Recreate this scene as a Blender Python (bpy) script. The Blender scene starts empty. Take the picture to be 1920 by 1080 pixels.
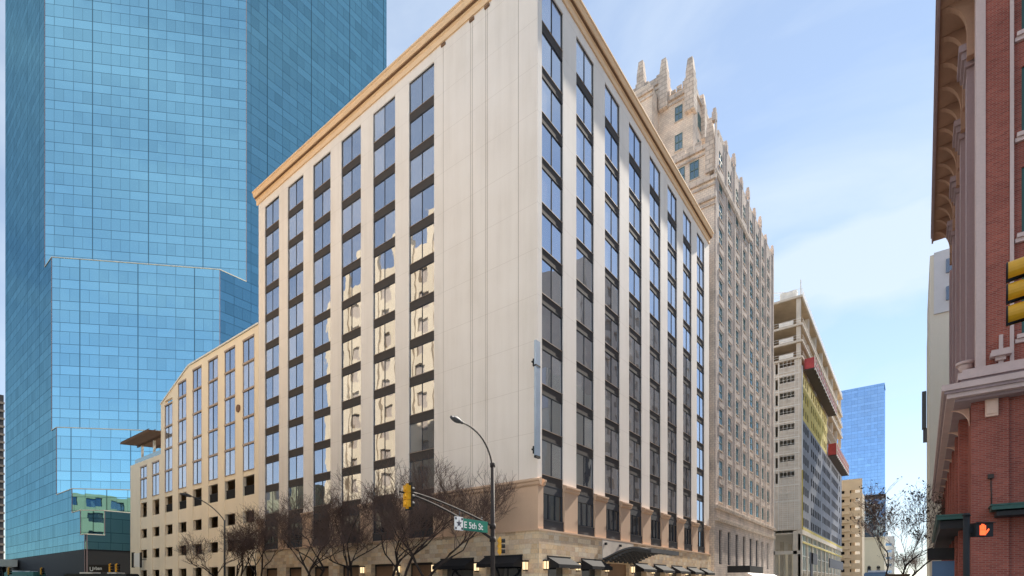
import bpy, math, random
from mathutils import Vector, Matrix
R = math.radians
C = bpy.context.scene.collection
rnd = random.Random(7)

# ------------------------------------------------------------------ camera frame
CX, CY, CZ = -29.65, -20.50, 1.6
F, VX, HY = 985.0, 960.0, 1096.0

def proj(x, y, z):
    dx, dy = x-CX, y-CY
    d = .794*dx+.608*dy; r = .608*dx-.794*dy
    return VX+F*r/d, HY-F*(z-CZ)/d, d

# ------------------------------------------------------------------ tagging helpers
def tag(o, label=None, cat=None, group=None, kind=None):
    if label: o['label'] = label
    if cat: o['category'] = cat
    if group: o['group'] = group
    if kind: o['kind'] = kind
    return o

def thing(name, label, cat, loc=(0, 0, 0), group=None, rz=0):
    o = bpy.data.objects.new(name, None); C.objects.link(o)
    o.location = loc; o.rotation_euler = (0, 0, rz); o.empty_display_size = .3
    return tag(o, label, cat, group)

# ------------------------------------------------------------------ mesh builder
class MB:
    def __init__(s, off=(0, 0, 0)):
        s.v = []; s.f = []; s.m = []; s.sm = []; s.off = Vector(off); s.fr = None
    def frame(s, ox=0, oy=0, ang=0):
        s.fr = (ox, oy, math.cos(ang), math.sin(ang)); return s
    def P(s, p):
        x, y, z = p
        if s.fr:
            ox, oy, c, n = s.fr
            x, y = ox+x*c-y*n, oy+x*n+y*c
        return (x-s.off.x, y-s.off.y, z-s.off.z)
    def face(s, pts, m=0, smooth=False):
        i = len(s.v); s.v += [s.P(p) for p in pts]
        s.f.append(tuple(range(i, i+len(pts)))); s.m.append(m); s.sm.append(smooth)
    def box(s, x0, x1, y0, y1, z0, z1, m=0):
        if x1 < x0: x0, x1 = x1, x0
        if y1 < y0: y0, y1 = y1, y0
        i = len(s.v)
        s.v += [s.P(p) for p in ((x0,y0,z0),(x1,y0,z0),(x1,y1,z0),(x0,y1,z0),(x0,y0,z1),(x1,y0,z1),(x1,y1,z1),(x0,y1,z1))]
        for q in ((0,3,2,1),(4,5,6,7),(0,1,5,4),(1,2,6,5),(2,3,7,6),(3,0,4,7)):
            s.f.append(tuple(i+k for k in q)); s.m.append(m); s.sm.append(False)
    def prism(s, poly, z0, z1, m=0, mt=None):
        # poly counter-clockwise from above
        n = len(poly); i = len(s.v)
        s.v += [s.P((p[0], p[1], z0)) for p in poly]+[s.P((p[0], p[1], z1)) for p in poly]
        for k in range(n):
            j = (k+1) % n
            s.f.append((i+k, i+j, i+n+j, i+n+k)); s.m.append(m); s.sm.append(False)
        s.f.append(tuple(i+n+k for k in range(n))); s.m.append(m if mt is None else mt); s.sm.append(False)
        s.f.append(tuple(i+k for k in reversed(range(n)))); s.m.append(m); s.sm.append(False)
    def profile(s, prof, x0, x1, m=0):
        # prof: (out,z) loop; local frame, out along -y, swept along x
        n = len(prof); i = len(s.v)
        s.v += [s.P((x0, -a, b)) for a, b in prof]+[s.P((x1, -a, b)) for a, b in prof]
        for k in range(n):
            j = (k+1) % n
            s.f.append((i+k, i+j, i+n+j, i+n+k)); s.m.append(m); s.sm.append(False)
        s.f.append(tuple(i+k for k in reversed(range(n)))); s.m.append(m); s.sm.append(False)
        s.f.append(tuple(i+n+k for k in range(n))); s.m.append(m); s.sm.append(False)
    def tube(s, p, q, r0, r1=None, n=8, m=0, caps=True, smooth=True):
        r1 = r0 if r1 is None else r1
        p = Vector(p); q = Vector(q); d = q-p
        if d.length < 1e-6: return
        d.normalize()
        a = d.orthogonal().normalized(); b = d.cross(a)
        i = len(s.v)
        for c, r in ((p, r0), (q, r1)):
            for k in range(n):
                t = 2*math.pi*k/n
                s.v.append(s.P(c+(a*math.cos(t)+b*math.sin(t))*r))
        for k in range(n):
            j = (k+1) % n
            s.f.append((i+k, i+j, i+n+j, i+n+k)); s.m.append(m); s.sm.append(smooth)
        if caps:
            s.f.append(tuple(i+k for k in reversed(range(n)))); s.m.append(m); s.sm.append(False)
            s.f.append(tuple(i+n+k for k in range(n))); s.m.append(m); s.sm.append(False)
    def path(s, pts, rs, n=8, m=0):
        for k in range(len(pts)-1):
            s.tube(pts[k], pts[k+1], rs[k], rs[k+1], n, m, caps=(k == 0 or k == len(pts)-2))
    def mesh(s, name, mats):
        me = bpy.data.meshes.new(name); me.from_pydata(s.v, [], s.f)
        for mt in mats: me.materials.append(M[mt] if isinstance(mt, str) else mt)
        me.polygons.foreach_set('material_index', s.m)
        me.polygons.foreach_set('use_smooth', s.sm)
        me.update()
        uv = me.uv_layers.new(name='uv').data
        for p in me.polygons:
            n = p.normal
            if abs(n.z) > .75:
                for li in p.loop_indices:
                    c = me.vertices[me.loops[li].vertex_index].co; uv[li].uv = (c.x, c.y)
            else:
                t = Vector((-n.y, n.x, 0)).normalized()
                for li in p.loop_indices:
                    c = me.vertices[me.loops[li].vertex_index].co; uv[li].uv = (c.dot(t), c.z)
        return me
    def build(s, name, mats, parent=None):
        if isinstance(mats, str): mats = [mats]
        o = bpy.data.objects.new(name, s.mesh(name, mats)); C.objects.link(o)
        if parent is not None: o.parent = parent
        return o

def pieces(name, mats, parent, mb, per=1):
    """one object for each connected solid (per = solids that belong together)"""
    par = list(range(len(mb.v)))
    def find(a):
        while par[a] != a: par[a] = par[par[a]]; a = par[a]
        return a
    for f in mb.f:
        for q in f[1:]: par[find(q)] = find(f[0])
    order = []; idx = {}
    for fi, f in enumerate(mb.f):
        r = find(f[0])
        if r not in idx: idx[r] = len(order); order.append([])
        order[idx[r]].append(fi)
    for g in range(0, len(order), per):
        fs = [fi for k in order[g:g+per] for fi in k]; o = MB(); mp = {}
        for fi in fs:
            t = []
            for v in mb.f[fi]:
                if v not in mp: mp[v] = len(o.v); o.v.append(mb.v[v])
                t.append(mp[v])
            o.f.append(tuple(t)); o.m.append(mb.m[fi]); o.sm.append(mb.sm[fi])
        o.build(name, mats, parent)

# ------------------------------------------------------------------ materials
M = {}
class NT:
    def __init__(s, name):
        s.m = bpy.data.materials.new(name); s.m.use_nodes = True
        s.t = s.m.node_tree; s.t.nodes.clear()
        s.out = s.n('ShaderNodeOutputMaterial'); M[name] = s.m
    def n(s, k, **kw):
        o = s.t.nodes.new(k)
        for a, b in kw.items(): setattr(o, a, b)
        return o
    def l(s, a, b): s.t.links.new(a, b)
    def math(s, op, a, b=None, c=None):
        o = s.n('ShaderNodeMath', operation=op)
        for i, x in enumerate((a, b, c)):
            if x is None: continue
            if isinstance(x, (int, float)): o.inputs[i].default_value = x
            else: s.l(x, o.inputs[i])
        return o.outputs[0]
    def mix(s, fac, a, b, blend='MIX'):
        o = s.n('ShaderNodeMix', data_type='RGBA', blend_type=blend)
        for i, x in ((0, fac), (6, a), (7, b)):
            if isinstance(x, (int, float)): o.inputs[i].default_value = x
            elif isinstance(x, tuple): o.inputs[i].default_value = (*x, 1)
            else: s.l(x, o.inputs[i])
        return o.outputs[2]
    def noise(s, scale, detail=3, vec=None, rough=.5):
        o = s.n('ShaderNodeTexNoise'); o.inputs['Scale'].default_value = scale
        o.inputs['Detail'].default_value = detail; o.inputs['Roughness'].default_value = rough
        if vec is not None: s.l(vec, o.inputs['Vector'])
        return o
    def ramp(s, fac, stops):
        o = s.n('ShaderNodeValToRGB'); e = o.color_ramp.elements
        while len(e) < len(stops): e.new(.5)
        for k, (p, c) in enumerate(stops):
            e[k].position = p; e[k].color = (*c, 1)
        s.l(fac, o.inputs[0]); return o.outputs[0]
    def uv(s): return s.n('ShaderNodeTexCoord').outputs['UV']
    def obj(s): return s.n('ShaderNodeTexCoord').outputs['Object']
    def bsdf(s, col, rough=.7, metal=0, bump=None, bstr=.3, bdist=.01, spec=.5):
        b = s.n('ShaderNodeBsdfPrincipled')
        if isinstance(col, tuple): b.inputs['Base Color'].default_value = (*col, 1)
        else: s.l(col, b.inputs['Base Color'])
        if isinstance(rough, (int, float)): b.inputs['Roughness'].default_value = rough
        else: s.l(rough, b.inputs['Roughness'])
        b.inputs['Metallic'].default_value = metal
        b.inputs['Specular IOR Level'].default_value = spec
        if bump is not None:
            bp = s.n('ShaderNodeBump'); bp.inputs['Strength'].default_value = bstr
            bp.inputs['Distance'].default_value = bdist
            s.l(bump, bp.inputs['Height']); s.l(bp.outputs[0], b.inputs['Normal'])
        s.l(b.outputs[0], s.out.inputs[0]); return b

def plain(name, col, rough=.7, metal=0, var=.12, scale=1.2, fine=18, bstr=.15, streak=False):
    t = NT(name); g = t.obj()
    if streak:
        mp = t.n('ShaderNodeMapping'); mp.inputs['Scale'].default_value = (1, 1, .12); t.l(g, mp.inputs[0]); g2 = mp.outputs[0]
    else: g2 = g
    a = t.noise(scale, 5, g2, .6); b = t.noise(fine, 4, g)
    k = t.math('ADD', t.math('MULTIPLY', a.outputs[0], .7), t.math('MULTIPLY', b.outputs[0], .3))
    lo = tuple(c*(1-var) for c in col); hi = tuple(min(1, c*(1+var)) for c in col)
    t.bsdf(t.ramp(k, [(.3, lo), (.7, hi)]), rough, metal, b.outputs[0], bstr)
    return t

t = NT('stucco_cream'); g = t.obj(); mp = t.n('ShaderNodeMapping'); mp.inputs['Scale'].default_value = (1, 1, .07); t.l(g, mp.inputs[0])
a = t.noise(1.1, 5, mp.outputs[0], .6); b = t.noise(.25, 4, g); c = t.noise(14, 3, g)
k = t.math('ADD', t.math('ADD', t.math('MULTIPLY', a.outputs[0], .45), t.math('MULTIPLY', b.outputs[0], .4)), t.math('MULTIPLY', c.outputs[0], .15))
col = t.ramp(k, [(.28, (.72, .645, .57)), (.5, (.83, .755, .685)), (.72, (.89, .82, .755))])
sx = t.n('ShaderNodeSeparateXYZ'); t.l(g, sx.inputs[0])
ln = t.math('LESS_THAN', t.math('FRACT', t.math('DIVIDE', t.math('SUBTRACT', sx.outputs[2], 8.9), 3.155)), .011)
col = t.mix(t.math('MULTIPLY', ln, .35), col, (.5, .42, .35))
t.bsdf(col, .85, 0, c.outputs[0], .12)
plain('blade_blue', (.34, .42, .53), .3, .2)
plain('stucco_wing', (.88, .765, .60), .85, 0, .07, .5, 9, .08, True)
plain('stucco_tan', (.62, .43, .30), .85, 0, .07, .5, 9, .1, True)
plain('cornice_tan', (.84, .585, .36), .8, 0, .07, .6, 10, .1)
plain('cornice_dark', (.20, .11, .06), .8)
plain('joint_dark', (.34, .27, .22), .9)
plain('bronze', (.055, .045, .040), .85, 0, .15)
plain('frame_dark', (.05, .053, .062), .75, 0)
plain('frame_beige', (.42, .32, .25), .6)
plain('black_metal', (.015, .015, .017), .7, 0)
plain('pole_brown', (.035, .028, .027), .8, 0)
plain('galvanised', (.10, .103, .11), .65, .2)
plain('black_fabric', (.010, .010, .013), .95)
plain('brown_panel', (.22, .13, .075), .7)
plain('interior_dark', (.022, .018, .016), .9)
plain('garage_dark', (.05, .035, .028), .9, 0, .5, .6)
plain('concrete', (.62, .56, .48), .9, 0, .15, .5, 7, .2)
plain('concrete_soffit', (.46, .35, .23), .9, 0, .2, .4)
plain('board_tan', (.66, .59, .51), .85, 0, .22, .5)
plain('yellow_board', (.58, .48, .13), .8, 0, .3, .35)
plain('grey_board', (.17, .185, .235), .7, 0, .3, .25, 3)
plain('white_film', (.72, .74, .78), .6)
plain('red_panel', (.42, .06, .065), .7, 0, .35, .8)
plain('under_dark', (.06, .045, .04), .9)
plain('navy_board', (.035, .045, .08), .7)
plain('rail_white', (.8, .78, .74), .6)
plain('signal_yellow', (.80, .40, .02), .4, 0, .12, 3)
plain('trim_pink', (.62, .47, .44), .85, 0, .12, 1.0, 12, .2, True)
plain('trim_mauve', (.36, .265, .27), .85, 0, .14, 1.0, 12, .2, True)
plain('soffit_brown', (.40, .24, .16), .85, 0, .15, 1)
plain('scroll_white', (.8, .55, .44), .8)
plain('green_metal', (.035, .10, .085), .45, .3)
plain('pale_render', (.82, .77, .64), .85, 0, .06, .4, 8, .1, True)
plain('white_render', (.68, .69, .70), .85, 0, .05)
plain('beige_far', (.62, .50, .35), .85, 0, .08, .2)
plain('cream_far', (.85, .74, .53), .85, 0, .06, .2)
plain('white_far', (.75, .75, .74), .85, 0, .06, .2)
plain('dark_far', (.06, .055, .055), .8)
plain('olive_stone', (.17, .17, .105), .85, 0, .1, .4)
plain('reflect_cream', (.50, .40, .27), .85, 0, .1, .3)
plain('soft_brown', (.30, .235, .18), .6)
plain('brown_block', (.60, .50, .42), .85, 0, .1, .3)
plain('timber', (.13, .075, .045), .75, 0, .2, 2)
plain('bark', (.038, .027, .024), .9, 0, .3, 5, 30, .5)
plain('twig', (.13, .085, .07), .9, 0, .3, 2)
plain('dry_leaf', (.045, .034, .024), .8, 0, .4, 3)
plain('planter_brown', (.115, .07, .04), .8)
plain('sign_green', (.0, .19, .13), .5, 0, .05)
plain('sign_white', (.78, .8, .82), .5, 0, .03)
plain('paint_white', (.75, .75, .72), .6, 0, .1, 4)
plain('bus_teal', (.10, .28, .27), .35, .1)
plain('bus_dark', (.03, .035, .045), .3, .3)
plain('truck_blue', (.10, .20, .38), .35, .1)
plain('tyre', (.015, .015, .015), .9)
plain('canvas_white', (.72, .74, .78), .8)
plain('sidewalk', (.36, .34, .31), .9, 0, .12, .6, 20, .2)
plain('lawn', (.05, .075, .03), .95, 0, .3, .8)

# asphalt
t = NT('asphalt'); g = t.obj(); a = t.noise(.15, 6, g); b = t.noise(60, 3, g)
t.bsdf(t.ramp(t.math('ADD', t.math('MULTIPLY', a.outputs[0], .6), t.math('MULTIPLY', b.outputs[0], .4)), [(.3, (.032, .032, .034)), (.7, (.075, .073, .07))]), .9, 0, b.outputs[0], .4)

# rough coursed stone of the hotel base
t = NT('ashlar'); u = t.uv(); sx = t.n('ShaderNodeSeparateXYZ'); t.l(u, sx.inputs[0])
nz = t.noise(1.7, 3, u); V = t.math('ADD', t.math('DIVIDE', sx.outputs[1], .34), t.math('MULTIPLY', nz.outputs[0], .12)); fv = t.math('FLOOR', V)
w1 = t.n('ShaderNodeTexWhiteNoise', noise_dimensions='1D'); t.l(fv, w1.inputs['W'])
U = t.math('ADD', t.math('DIVIDE', sx.outputs[0], t.math('ADD', .45, t.math('MULTIPLY', w1.outputs[0], .45))), t.math('MULTIPLY', w1.outputs[0], 7.3))
cb = t.n('ShaderNodeCombineXYZ'); t.l(t.math('FLOOR', U), cb.inputs[0]); t.l(fv, cb.inputs[1])
w2 = t.n('ShaderNodeTexWhiteNoise', noise_dimensions='2D'); t.l(cb.outputs[0], w2.inputs[0])
col = t.ramp(w2.outputs[0], [(0, (.46, .31, .20)), (.2, (.76, .53, .30)), (.45, (.84, .68, .47)), (.7, (.60, .41, .28)), (.85, (.85, .73, .56)), (1, (.56, .44, .35))])
n2 = t.noise(7, 5, u); col = t.mix(.3, col, t.ramp(n2.outputs[0], [(.3, (.50, .36, .24)), (.7, (.86, .75, .60))]))
edge = t.math('MAXIMUM', t.math('LESS_THAN', t.math('FRACT', U), .035), t.math('LESS_THAN', t.math('FRACT', V), .06))
col = t.mix(t.math('MULTIPLY', edge, .55), col, (.42, .35, .28))
t.bsdf(col, .9, 0, t.math('SUBTRACT', n2.outputs[0], edge), .6, 0, .03)

# brick
def brick(name, c1, c2, mortar, bw=.22, bh=.075, soft=False):
    t = NT(name); u = t.uv(); b = t.n('ShaderNodeTexBrick'); t.l(u, b.inputs[0])
    b.inputs['Color1'].default_value = (*c1, 1); b.inputs['Color2'].default_value = (*c2, 1); b.inputs['Mortar'].default_value = (*mortar, 1)
    b.inputs['Scale'].default_value = 1; b.inputs['Brick Width'].default_value = bw; b.inputs['Row Height'].default_value = bh
    b.inputs['Mortar Size'].default_value = bh*.12; b.inputs['Bias'].default_value = 0
    n = t.noise(.5, 5, u); n3 = t.noise(40, 2, u)
    c = t.mix(1, b.outputs[0], t.ramp(n.outputs[0], [(.25, (.68, .68, .70)), (.5, (.98, .97, .97)), (.75, (1.2, 1.15, 1.12))]), 'MULTIPLY')
    t.bsdf(c, .88, 0, t.math('SUBTRACT', t.math('MULTIPLY', n3.outputs[0], .3), b.outputs['Fac']), .35, 0, .01)
brick('red_brick', (.40, .115, .085), (.27, .075, .06), (.33, .20, .165))
brick('old_brick', (.70, .62, .55), (.60, .52, .465), (.52, .45, .41), .5, .3)
brick('old_brick_lit', (.92, .80, .67), (.84, .71, .59), (.72, .61, .51), .5, .3)  # lit copy of old_brick: the side's brighter light is put into its colour
brick('terracotta', (.78, .69, .60), (.67, .58, .50), (.55, .47, .40), .9, .6)

# building window glass: strong sky reflection over dim rooms and curtains
def glass(name, body=(.03, .04, .06), curtain=(.30, .31, .33), refl=(.80, .87, 1.0), base=.5, wave=.16, share=.35):
    t = NT(name)
    oi = t.n('ShaderNodeObjectInfo'); ge = t.n('ShaderNodeNewGeometry')
    k = t.math('FRACT', t.math('ADD', t.math('MULTIPLY', oi.outputs['Random'], 7.31), ge.outputs['Random Per Island']))
    f = t.math('LESS_THAN', k, share)
    u = t.uv(); w = t.n('ShaderNodeTexWave'); w.inputs['Scale'].default_value = 3; w.inputs['Distortion'].default_value = 1.5; t.l(u, w.inputs[0])
    cc = t.mix(t.math('MULTIPLY', w.outputs['Fac'], .5), curtain, tuple(c*.55 for c in curtain))
    kk = t.math('FRACT', t.math('MULTIPLY', k, 17.3))
    col = t.mix(t.math('MULTIPLY', f, t.math('ADD', t.math('MULTIPLY', kk, .6), .35)), body, cc)
    d = t.n('ShaderNodeBsdfDiffuse'); t.l(col, d.inputs[0])
    gl = t.n('ShaderNodeBsdfGlossy'); gl.inputs['Roughness'].default_value = .015
    gl.inputs['Color'].default_value = (*refl, 1)
    wpos = ge.outputs['Position']
    nz = t.noise(.45, 1.5, wpos)
    bp = t.n('ShaderNodeBump'); bp.inputs['Strength'].default_value = wave; bp.inputs['Distance'].default_value = .06
    t.l(nz.outputs[0], bp.inputs['Height']); t.l(bp.outputs[0], gl.inputs['Normal'])
    fr = t.n('ShaderNodeFresnel'); fr.inputs[0].default_value = 1.5
    fac = t.math('ADD', t.math('MULTIPLY', fr.outputs[0], 1-base), base)
    mx = t.n('ShaderNodeMixShader'); t.l(fac, mx.inputs[0]); t.l(d.outputs[0], mx.inputs[1]); t.l(gl.outputs[0], mx.inputs[2])
    t.l(mx.outputs[0], t.out.inputs[0])
glass('hotel_glass', (.085, .09, .10), (.46, .45, .43), base=.46, share=.5)
glass('dark_glass', (.02, .025, .03), (.10, .10, .11), (.6, .68, .8), .22, .3, .2)
glass('teal_glass', (.05, .085, .09), (.20, .25, .25), (.62, .78, .85), .28, .2, .4)
glass('green_glass', (.02, .06, .055), (.05, .10, .09), (.55, .72, .75), .3, .2, .3)

# curtain wall of reflective panes, pattern laid out in metres along the face
def curtain(name, tint, fh, pw, z0, line=(.02, .04, .055), tilt=.012, vary=.22, vis=.60, big=8):
    t = NT(name); sx = t.n('ShaderNodeSeparateXYZ'); t.l(t.uv(), sx.inputs[0])
    U, V = sx.outputs[0], sx.outputs[1]
    v = t.math('DIVIDE', t.math('SUBTRACT', V, z0), fh)
    fv = t.math('FLOOR', v); rv = t.math('FRACT', v)
    isv = t.math('LESS_THAN', rv, vis)
    u1 = t.math('DIVIDE', U, pw)
    u2 = t.math('MULTIPLY', u1, .5)
    uu = t.math('ADD', t.math('MULTIPLY', u1, isv), t.math('MULTIPLY', u2, t.math('SUBTRACT', 1, isv)))
    cid = t.n('ShaderNodeCombineXYZ'); t.l(t.math('FLOOR', uu), cid.inputs[0]); t.l(fv, cid.inputs[1]); t.l(isv, cid.inputs[2])
    wn = t.n('ShaderNodeTexWhiteNoise', noise_dimensions='3D'); t.l(cid.outputs[0], wn.inputs[0])
    # slow drift plus pane by pane change
    k = t.math('ADD', t.math('MULTIPLY', t.math('POWER', wn.outputs[0], 2.0), -vary), 1.0)
    k = t.math('MULTIPLY', k, t.math('ADD', t.math('MULTIPLY', isv, -.07), 1.03))
    fu = t.math('FRACT', uu)
    lu = t.math('LESS_THAN', fu, .05)
    lu = t.math('MULTIPLY', lu, .38)
    lb = t.math('MULTIPLY', t.math('LESS_THAN', t.math('FRACT', t.math('DIVIDE', U, pw*big)), .09/big*1.3), .65)
    lv = t.math('MULTIPLY', t.math('MAXIMUM', t.math('LESS_THAN', rv, .028), t.math('COMPARE', rv, vis, .012)), .62)
    lm = t.math('MAXIMUM', t.math('MAXIMUM', lu, lb), lv)
    col = t.n('ShaderNodeVectorMath', operation='SCALE'); col.inputs[0].default_value = tint; t.l(k, col.inputs['Scale'])
    c2 = t.mix(lm, col.outputs[0], line)
    ge = t.n('ShaderNodeNewGeometry')
    nn = t.n('ShaderNodeVectorMath', operation='MULTIPLY_ADD'); t.l(wn.outputs[1], nn.inputs[0])
    nn.inputs[1].default_value = (tilt,)*3; t.l(ge.outputs['Normal'], nn.inputs[2])
    n2 = t.n('ShaderNodeVectorMath', operation='SUBTRACT'); t.l(nn.outputs[0], n2.inputs[0]); n2.inputs[1].default_value = (tilt/2,)*3
    nz = t.noise(.35, 2, ge.outputs['Position'])
    nb = t.n('ShaderNodeVectorMath', operation='MULTIPLY_ADD'); t.l(nz.outputs['Color'], nb.inputs[0]); nb.inputs[1].default_value = (tilt*1.6,)*3; t.l(n2.outputs[0], nb.inputs[2])
    nc = t.n('ShaderNodeVectorMath', operation='SUBTRACT'); t.l(nb.outputs[0], nc.inputs[0]); nc.inputs[1].default_value = (tilt*.8,)*3
    nr = t.n('ShaderNodeVectorMath', operation='NORMALIZE'); t.l(nc.outputs[0], nr.inputs[0])
    gl = t.n('ShaderNodeBsdfGlossy'); gl.inputs['Roughness'].default_value = .02
    t.l(c2, gl.inputs['Color']); t.l(nr.outputs[0], gl.inputs['Normal'])
    d = t.n('ShaderNodeBsdfDiffuse'); t.l(t.mix(.9, c2, (.01, .06, .09)), d.inputs[0])
    mx = t.n('ShaderNodeMixShader'); mx.inputs[0].default_value = .86
    t.l(d.outputs[0], mx.inputs[1]); t.l(gl.outputs[0], mx.inputs[2]); t.l(mx.outputs[0], t.out.inputs[0])
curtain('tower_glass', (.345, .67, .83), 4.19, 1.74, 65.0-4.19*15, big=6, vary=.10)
curtain('tower_glass_shaded', (.17, .355, .45), 4.19, 1.74, 65.0-4.19*15, big=6, vary=.15)  # shaded copy of the tower glass: side faces' dimmer reflection put into the tint
curtain('far_blue_glass', (.40, .60, .90), 4.0, 1.6, 0, vary=.1, tilt=.02, big=50)
curtain('far_dark_glass', (.18, .27, .42), 3.6, 1.6, 0, vary=.3, tilt=.02)

def emit(name, col, s):
    t = NT(name); e = t.n('ShaderNodeEmission'); e.inputs[0].default_value = (*col, 1); e.inputs[1].default_value = s; t.l(e.outputs[0], t.out.inputs[0])
emit('lamp_glow', (1, .74, .42), .6)
emit('red_hand', (1, .11, .035), 1.0)
emit('green_lens', (.1, .8, .35), .9)
emit('head_glow', (1, .92, .7), 1.4)

# ------------------------------------------------------------------ window placement
LW = -math.pi/2            # facade facing -x : local x runs to -y
def wpos(fr, s, out, z):
    ox, oy, a = fr; c, n = math.cos(a), math.sin(a)
    return (ox+s*c+out*n, oy+s*n-out*c, z)
_wc = {}
def window_meshes(kind, w, h, rec):
    key = (kind, round(w, 2), round(h, 2), rec)
    if key in _wc: return _wc[key]
    fm, pn = MB(), MB(); d = rec
    fmat = ['frame_dark']; pm = ['hotel_glass']; sp = None
    if kind == 'hotel':          # origin: bottom left of the glass, wall face at y=0
        t = .035
        fm.box(0, w, d-.04, d+.04, 0, t); fm.box(0, w, d-.04, d+.04, h-t, h)
        fm.box(0, t, d-.04, d+.04, t, h-t); fm.box(w-t, w, d-.04, d+.04, t, h-t)
        fm.box(w*.5-.02, w*.5+.02, d-.04, d+.04, t, h-t)
        pn.face([(t, d, t), (w*.5-.035, d+.012, t), (w*.5-.035, d+.006, h-t), (t, d-.006, h-t)])
        pn.face([(w*.5+.035, d-.004, t), (w-t, d+.006, t), (w-t, d+.012, h-t), (w*.5+.035, d, h-t)])
        fmat = ['frame_dark']
        sp = MB(); sp.box(0, w, d-.05, d+.05, -.70, -.03); sp.box(0, w, d-.09, d+.05, -.03, 0, 1); sp.box(0, w, d-.07, d+.05, -.735, -.70, 2)
        sp = ('spandrel', sp.mesh('spandrel', ['bronze', 'frame_beige', 'frame_dark']))
    elif kind == 'hotel_low':
        t = .07
        fm.box(0, w, d-.08, d+.04, 0, t); fm.box(0, w, d-.08, d+.04, h-t, h)
        fm.box(0, t, d-.08, d+.04, t, h-t); fm.box(w-t, w, d-.08, d+.04, t, h-t)
        for q in (.36, .66): fm.box(w*q-.035, w*q+.035, d-.07, d+.04, t, h-t)
        pn.face([(t, d, t), (w-t, d, t), (w-t, d, h-t), (t, d, h-t)]); pm = ['dark_glass']
        sp = MB(); sp.box(0, w, d-.16, d+.05, -.72, -.04); sp.box(0, w, d-.2, d+.05, -.04, 0, 1); 
        sp = ('spandrel', sp.mesh('spandrel', ['frame_dark', 'galvanised']))
    elif kind == 'wing':
        t = .06
        fm.box(0, w, d-.08, d+.04, 0, t); fm.box(0, w, d-.12, d+.04, h-.2, h); fm.box(0, t, d-.06, d+.04, t, h-.2); fm.box(w-t, w, d-.06, d+.04, t, h-.2)
        fm.box(w*.48-.03, w*.48+.03, d-.05, d+.04, t, h-.2, 1)
        pn.face([(t, d, t), (w*.48-.03, d+.01, t), (w*.48-.03, d+.005, h-.2), (t, d, h-.2)])
        pn.face([(w*.48+.03, d, t), (w-t, d+.01, t), (w-t, d+.01, h-.2), (w*.48+.03, d, h-.2)])
        fmat = ['frame_beige', 'frame_dark']
    elif kind == 'sash':
        t = .07
        fm.box(0, w, d-.05, d+.04, 0, t); fm.box(0, w, d-.05, d+.04, h-t, h); fm.box(0, t, d-.05, d+.04, t, h-t); fm.box(w-t, w, d-.05, d+.04, t, h-t)
        fm.box(t, w-t, d-.07, d+.04, h*.5-.04, h*.5+.04)
        fm.box(w*.5-.04, w*.5+.04, d-.06, d+.04, t, h-t)
        fm.box(-.12, w+.12, -.10, d, -.14, 0, 1)
        pn.face([(t, d, t), (w-t, d, t), (w-t, d+.01, h-t), (t, d, h-t)]); fmat = ['green_frame', 'terracotta']; pm = ['teal_glass']
    elif kind == 'plain':
        t = .08
        fm.box(0, w, d-.05, d+.04, 0, t); fm.box(0, w, d-.05, d+.04, h-t, h); fm.box(0, t, d-.05, d+.04, t, h-t); fm.box(w-t, w, d-.05, d+.04, t, h-t)
        pn.face([(t, d, t), (w-t, d, t), (w-t, d, h-t), (t, d, h-t)]); pm = ['dark_glass']
    elif kind == 'film':
        fm.box(0, w, -.03, d+.04, 0, .06); fm.box(0, w, -.03, d+.04, h-.06, h); fm.box(0, .06, -.03, d+.04, .06, h-.06); fm.box(w-.06, w, -.03, d+.04, .06, h-.06)
        pn.face([(.06, d, .06), (w-.06, d, .06), (w-.06, d, h-.06), (.06, d, h-.06)]); pm = ['film_glass']
    elif kind == 'green':
        t = .09
        fm.box(0, w, d-.06, d+.04, 0, t); fm.box(0, w, d-.06, d+.04, h-t, h); fm.box(0, t, d-.06, d+.04, t, h-t); fm.box(w-t, w, d-.06, d+.04, t, h-t)
        fm.box(t, w-t, d-.08, d+.04, h*.5-.05, h*.5+.05); fm.box(w*.5-.05, w*.5+.05, d-.07, d+.04, t, h-t)
        fm.box(-.2, w+.2, -.12, d, -.32, -.16, 1); fm.box(-.15, w+.15, -.2, d, -.16, 0, 1)
        pn.face([(t, d, t), (w-t, d, t), (w-t, d, h-t), (t, d, h-t)]); fmat = ['green_metal', 'trim_pink']; pm = ['green_glass']
    r = (fm, pn, fmat, pm, sp, fm.mesh('window', fmat), pn.mesh('pane', pm))
    _wc[key] = r; return r
plain('green_frame', (.16, .24, .23), .6)
glass('film_glass', (.05, .06, .08), (.8, .82, .85), (.85, .9, 1), .3, .2, .75)

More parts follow.
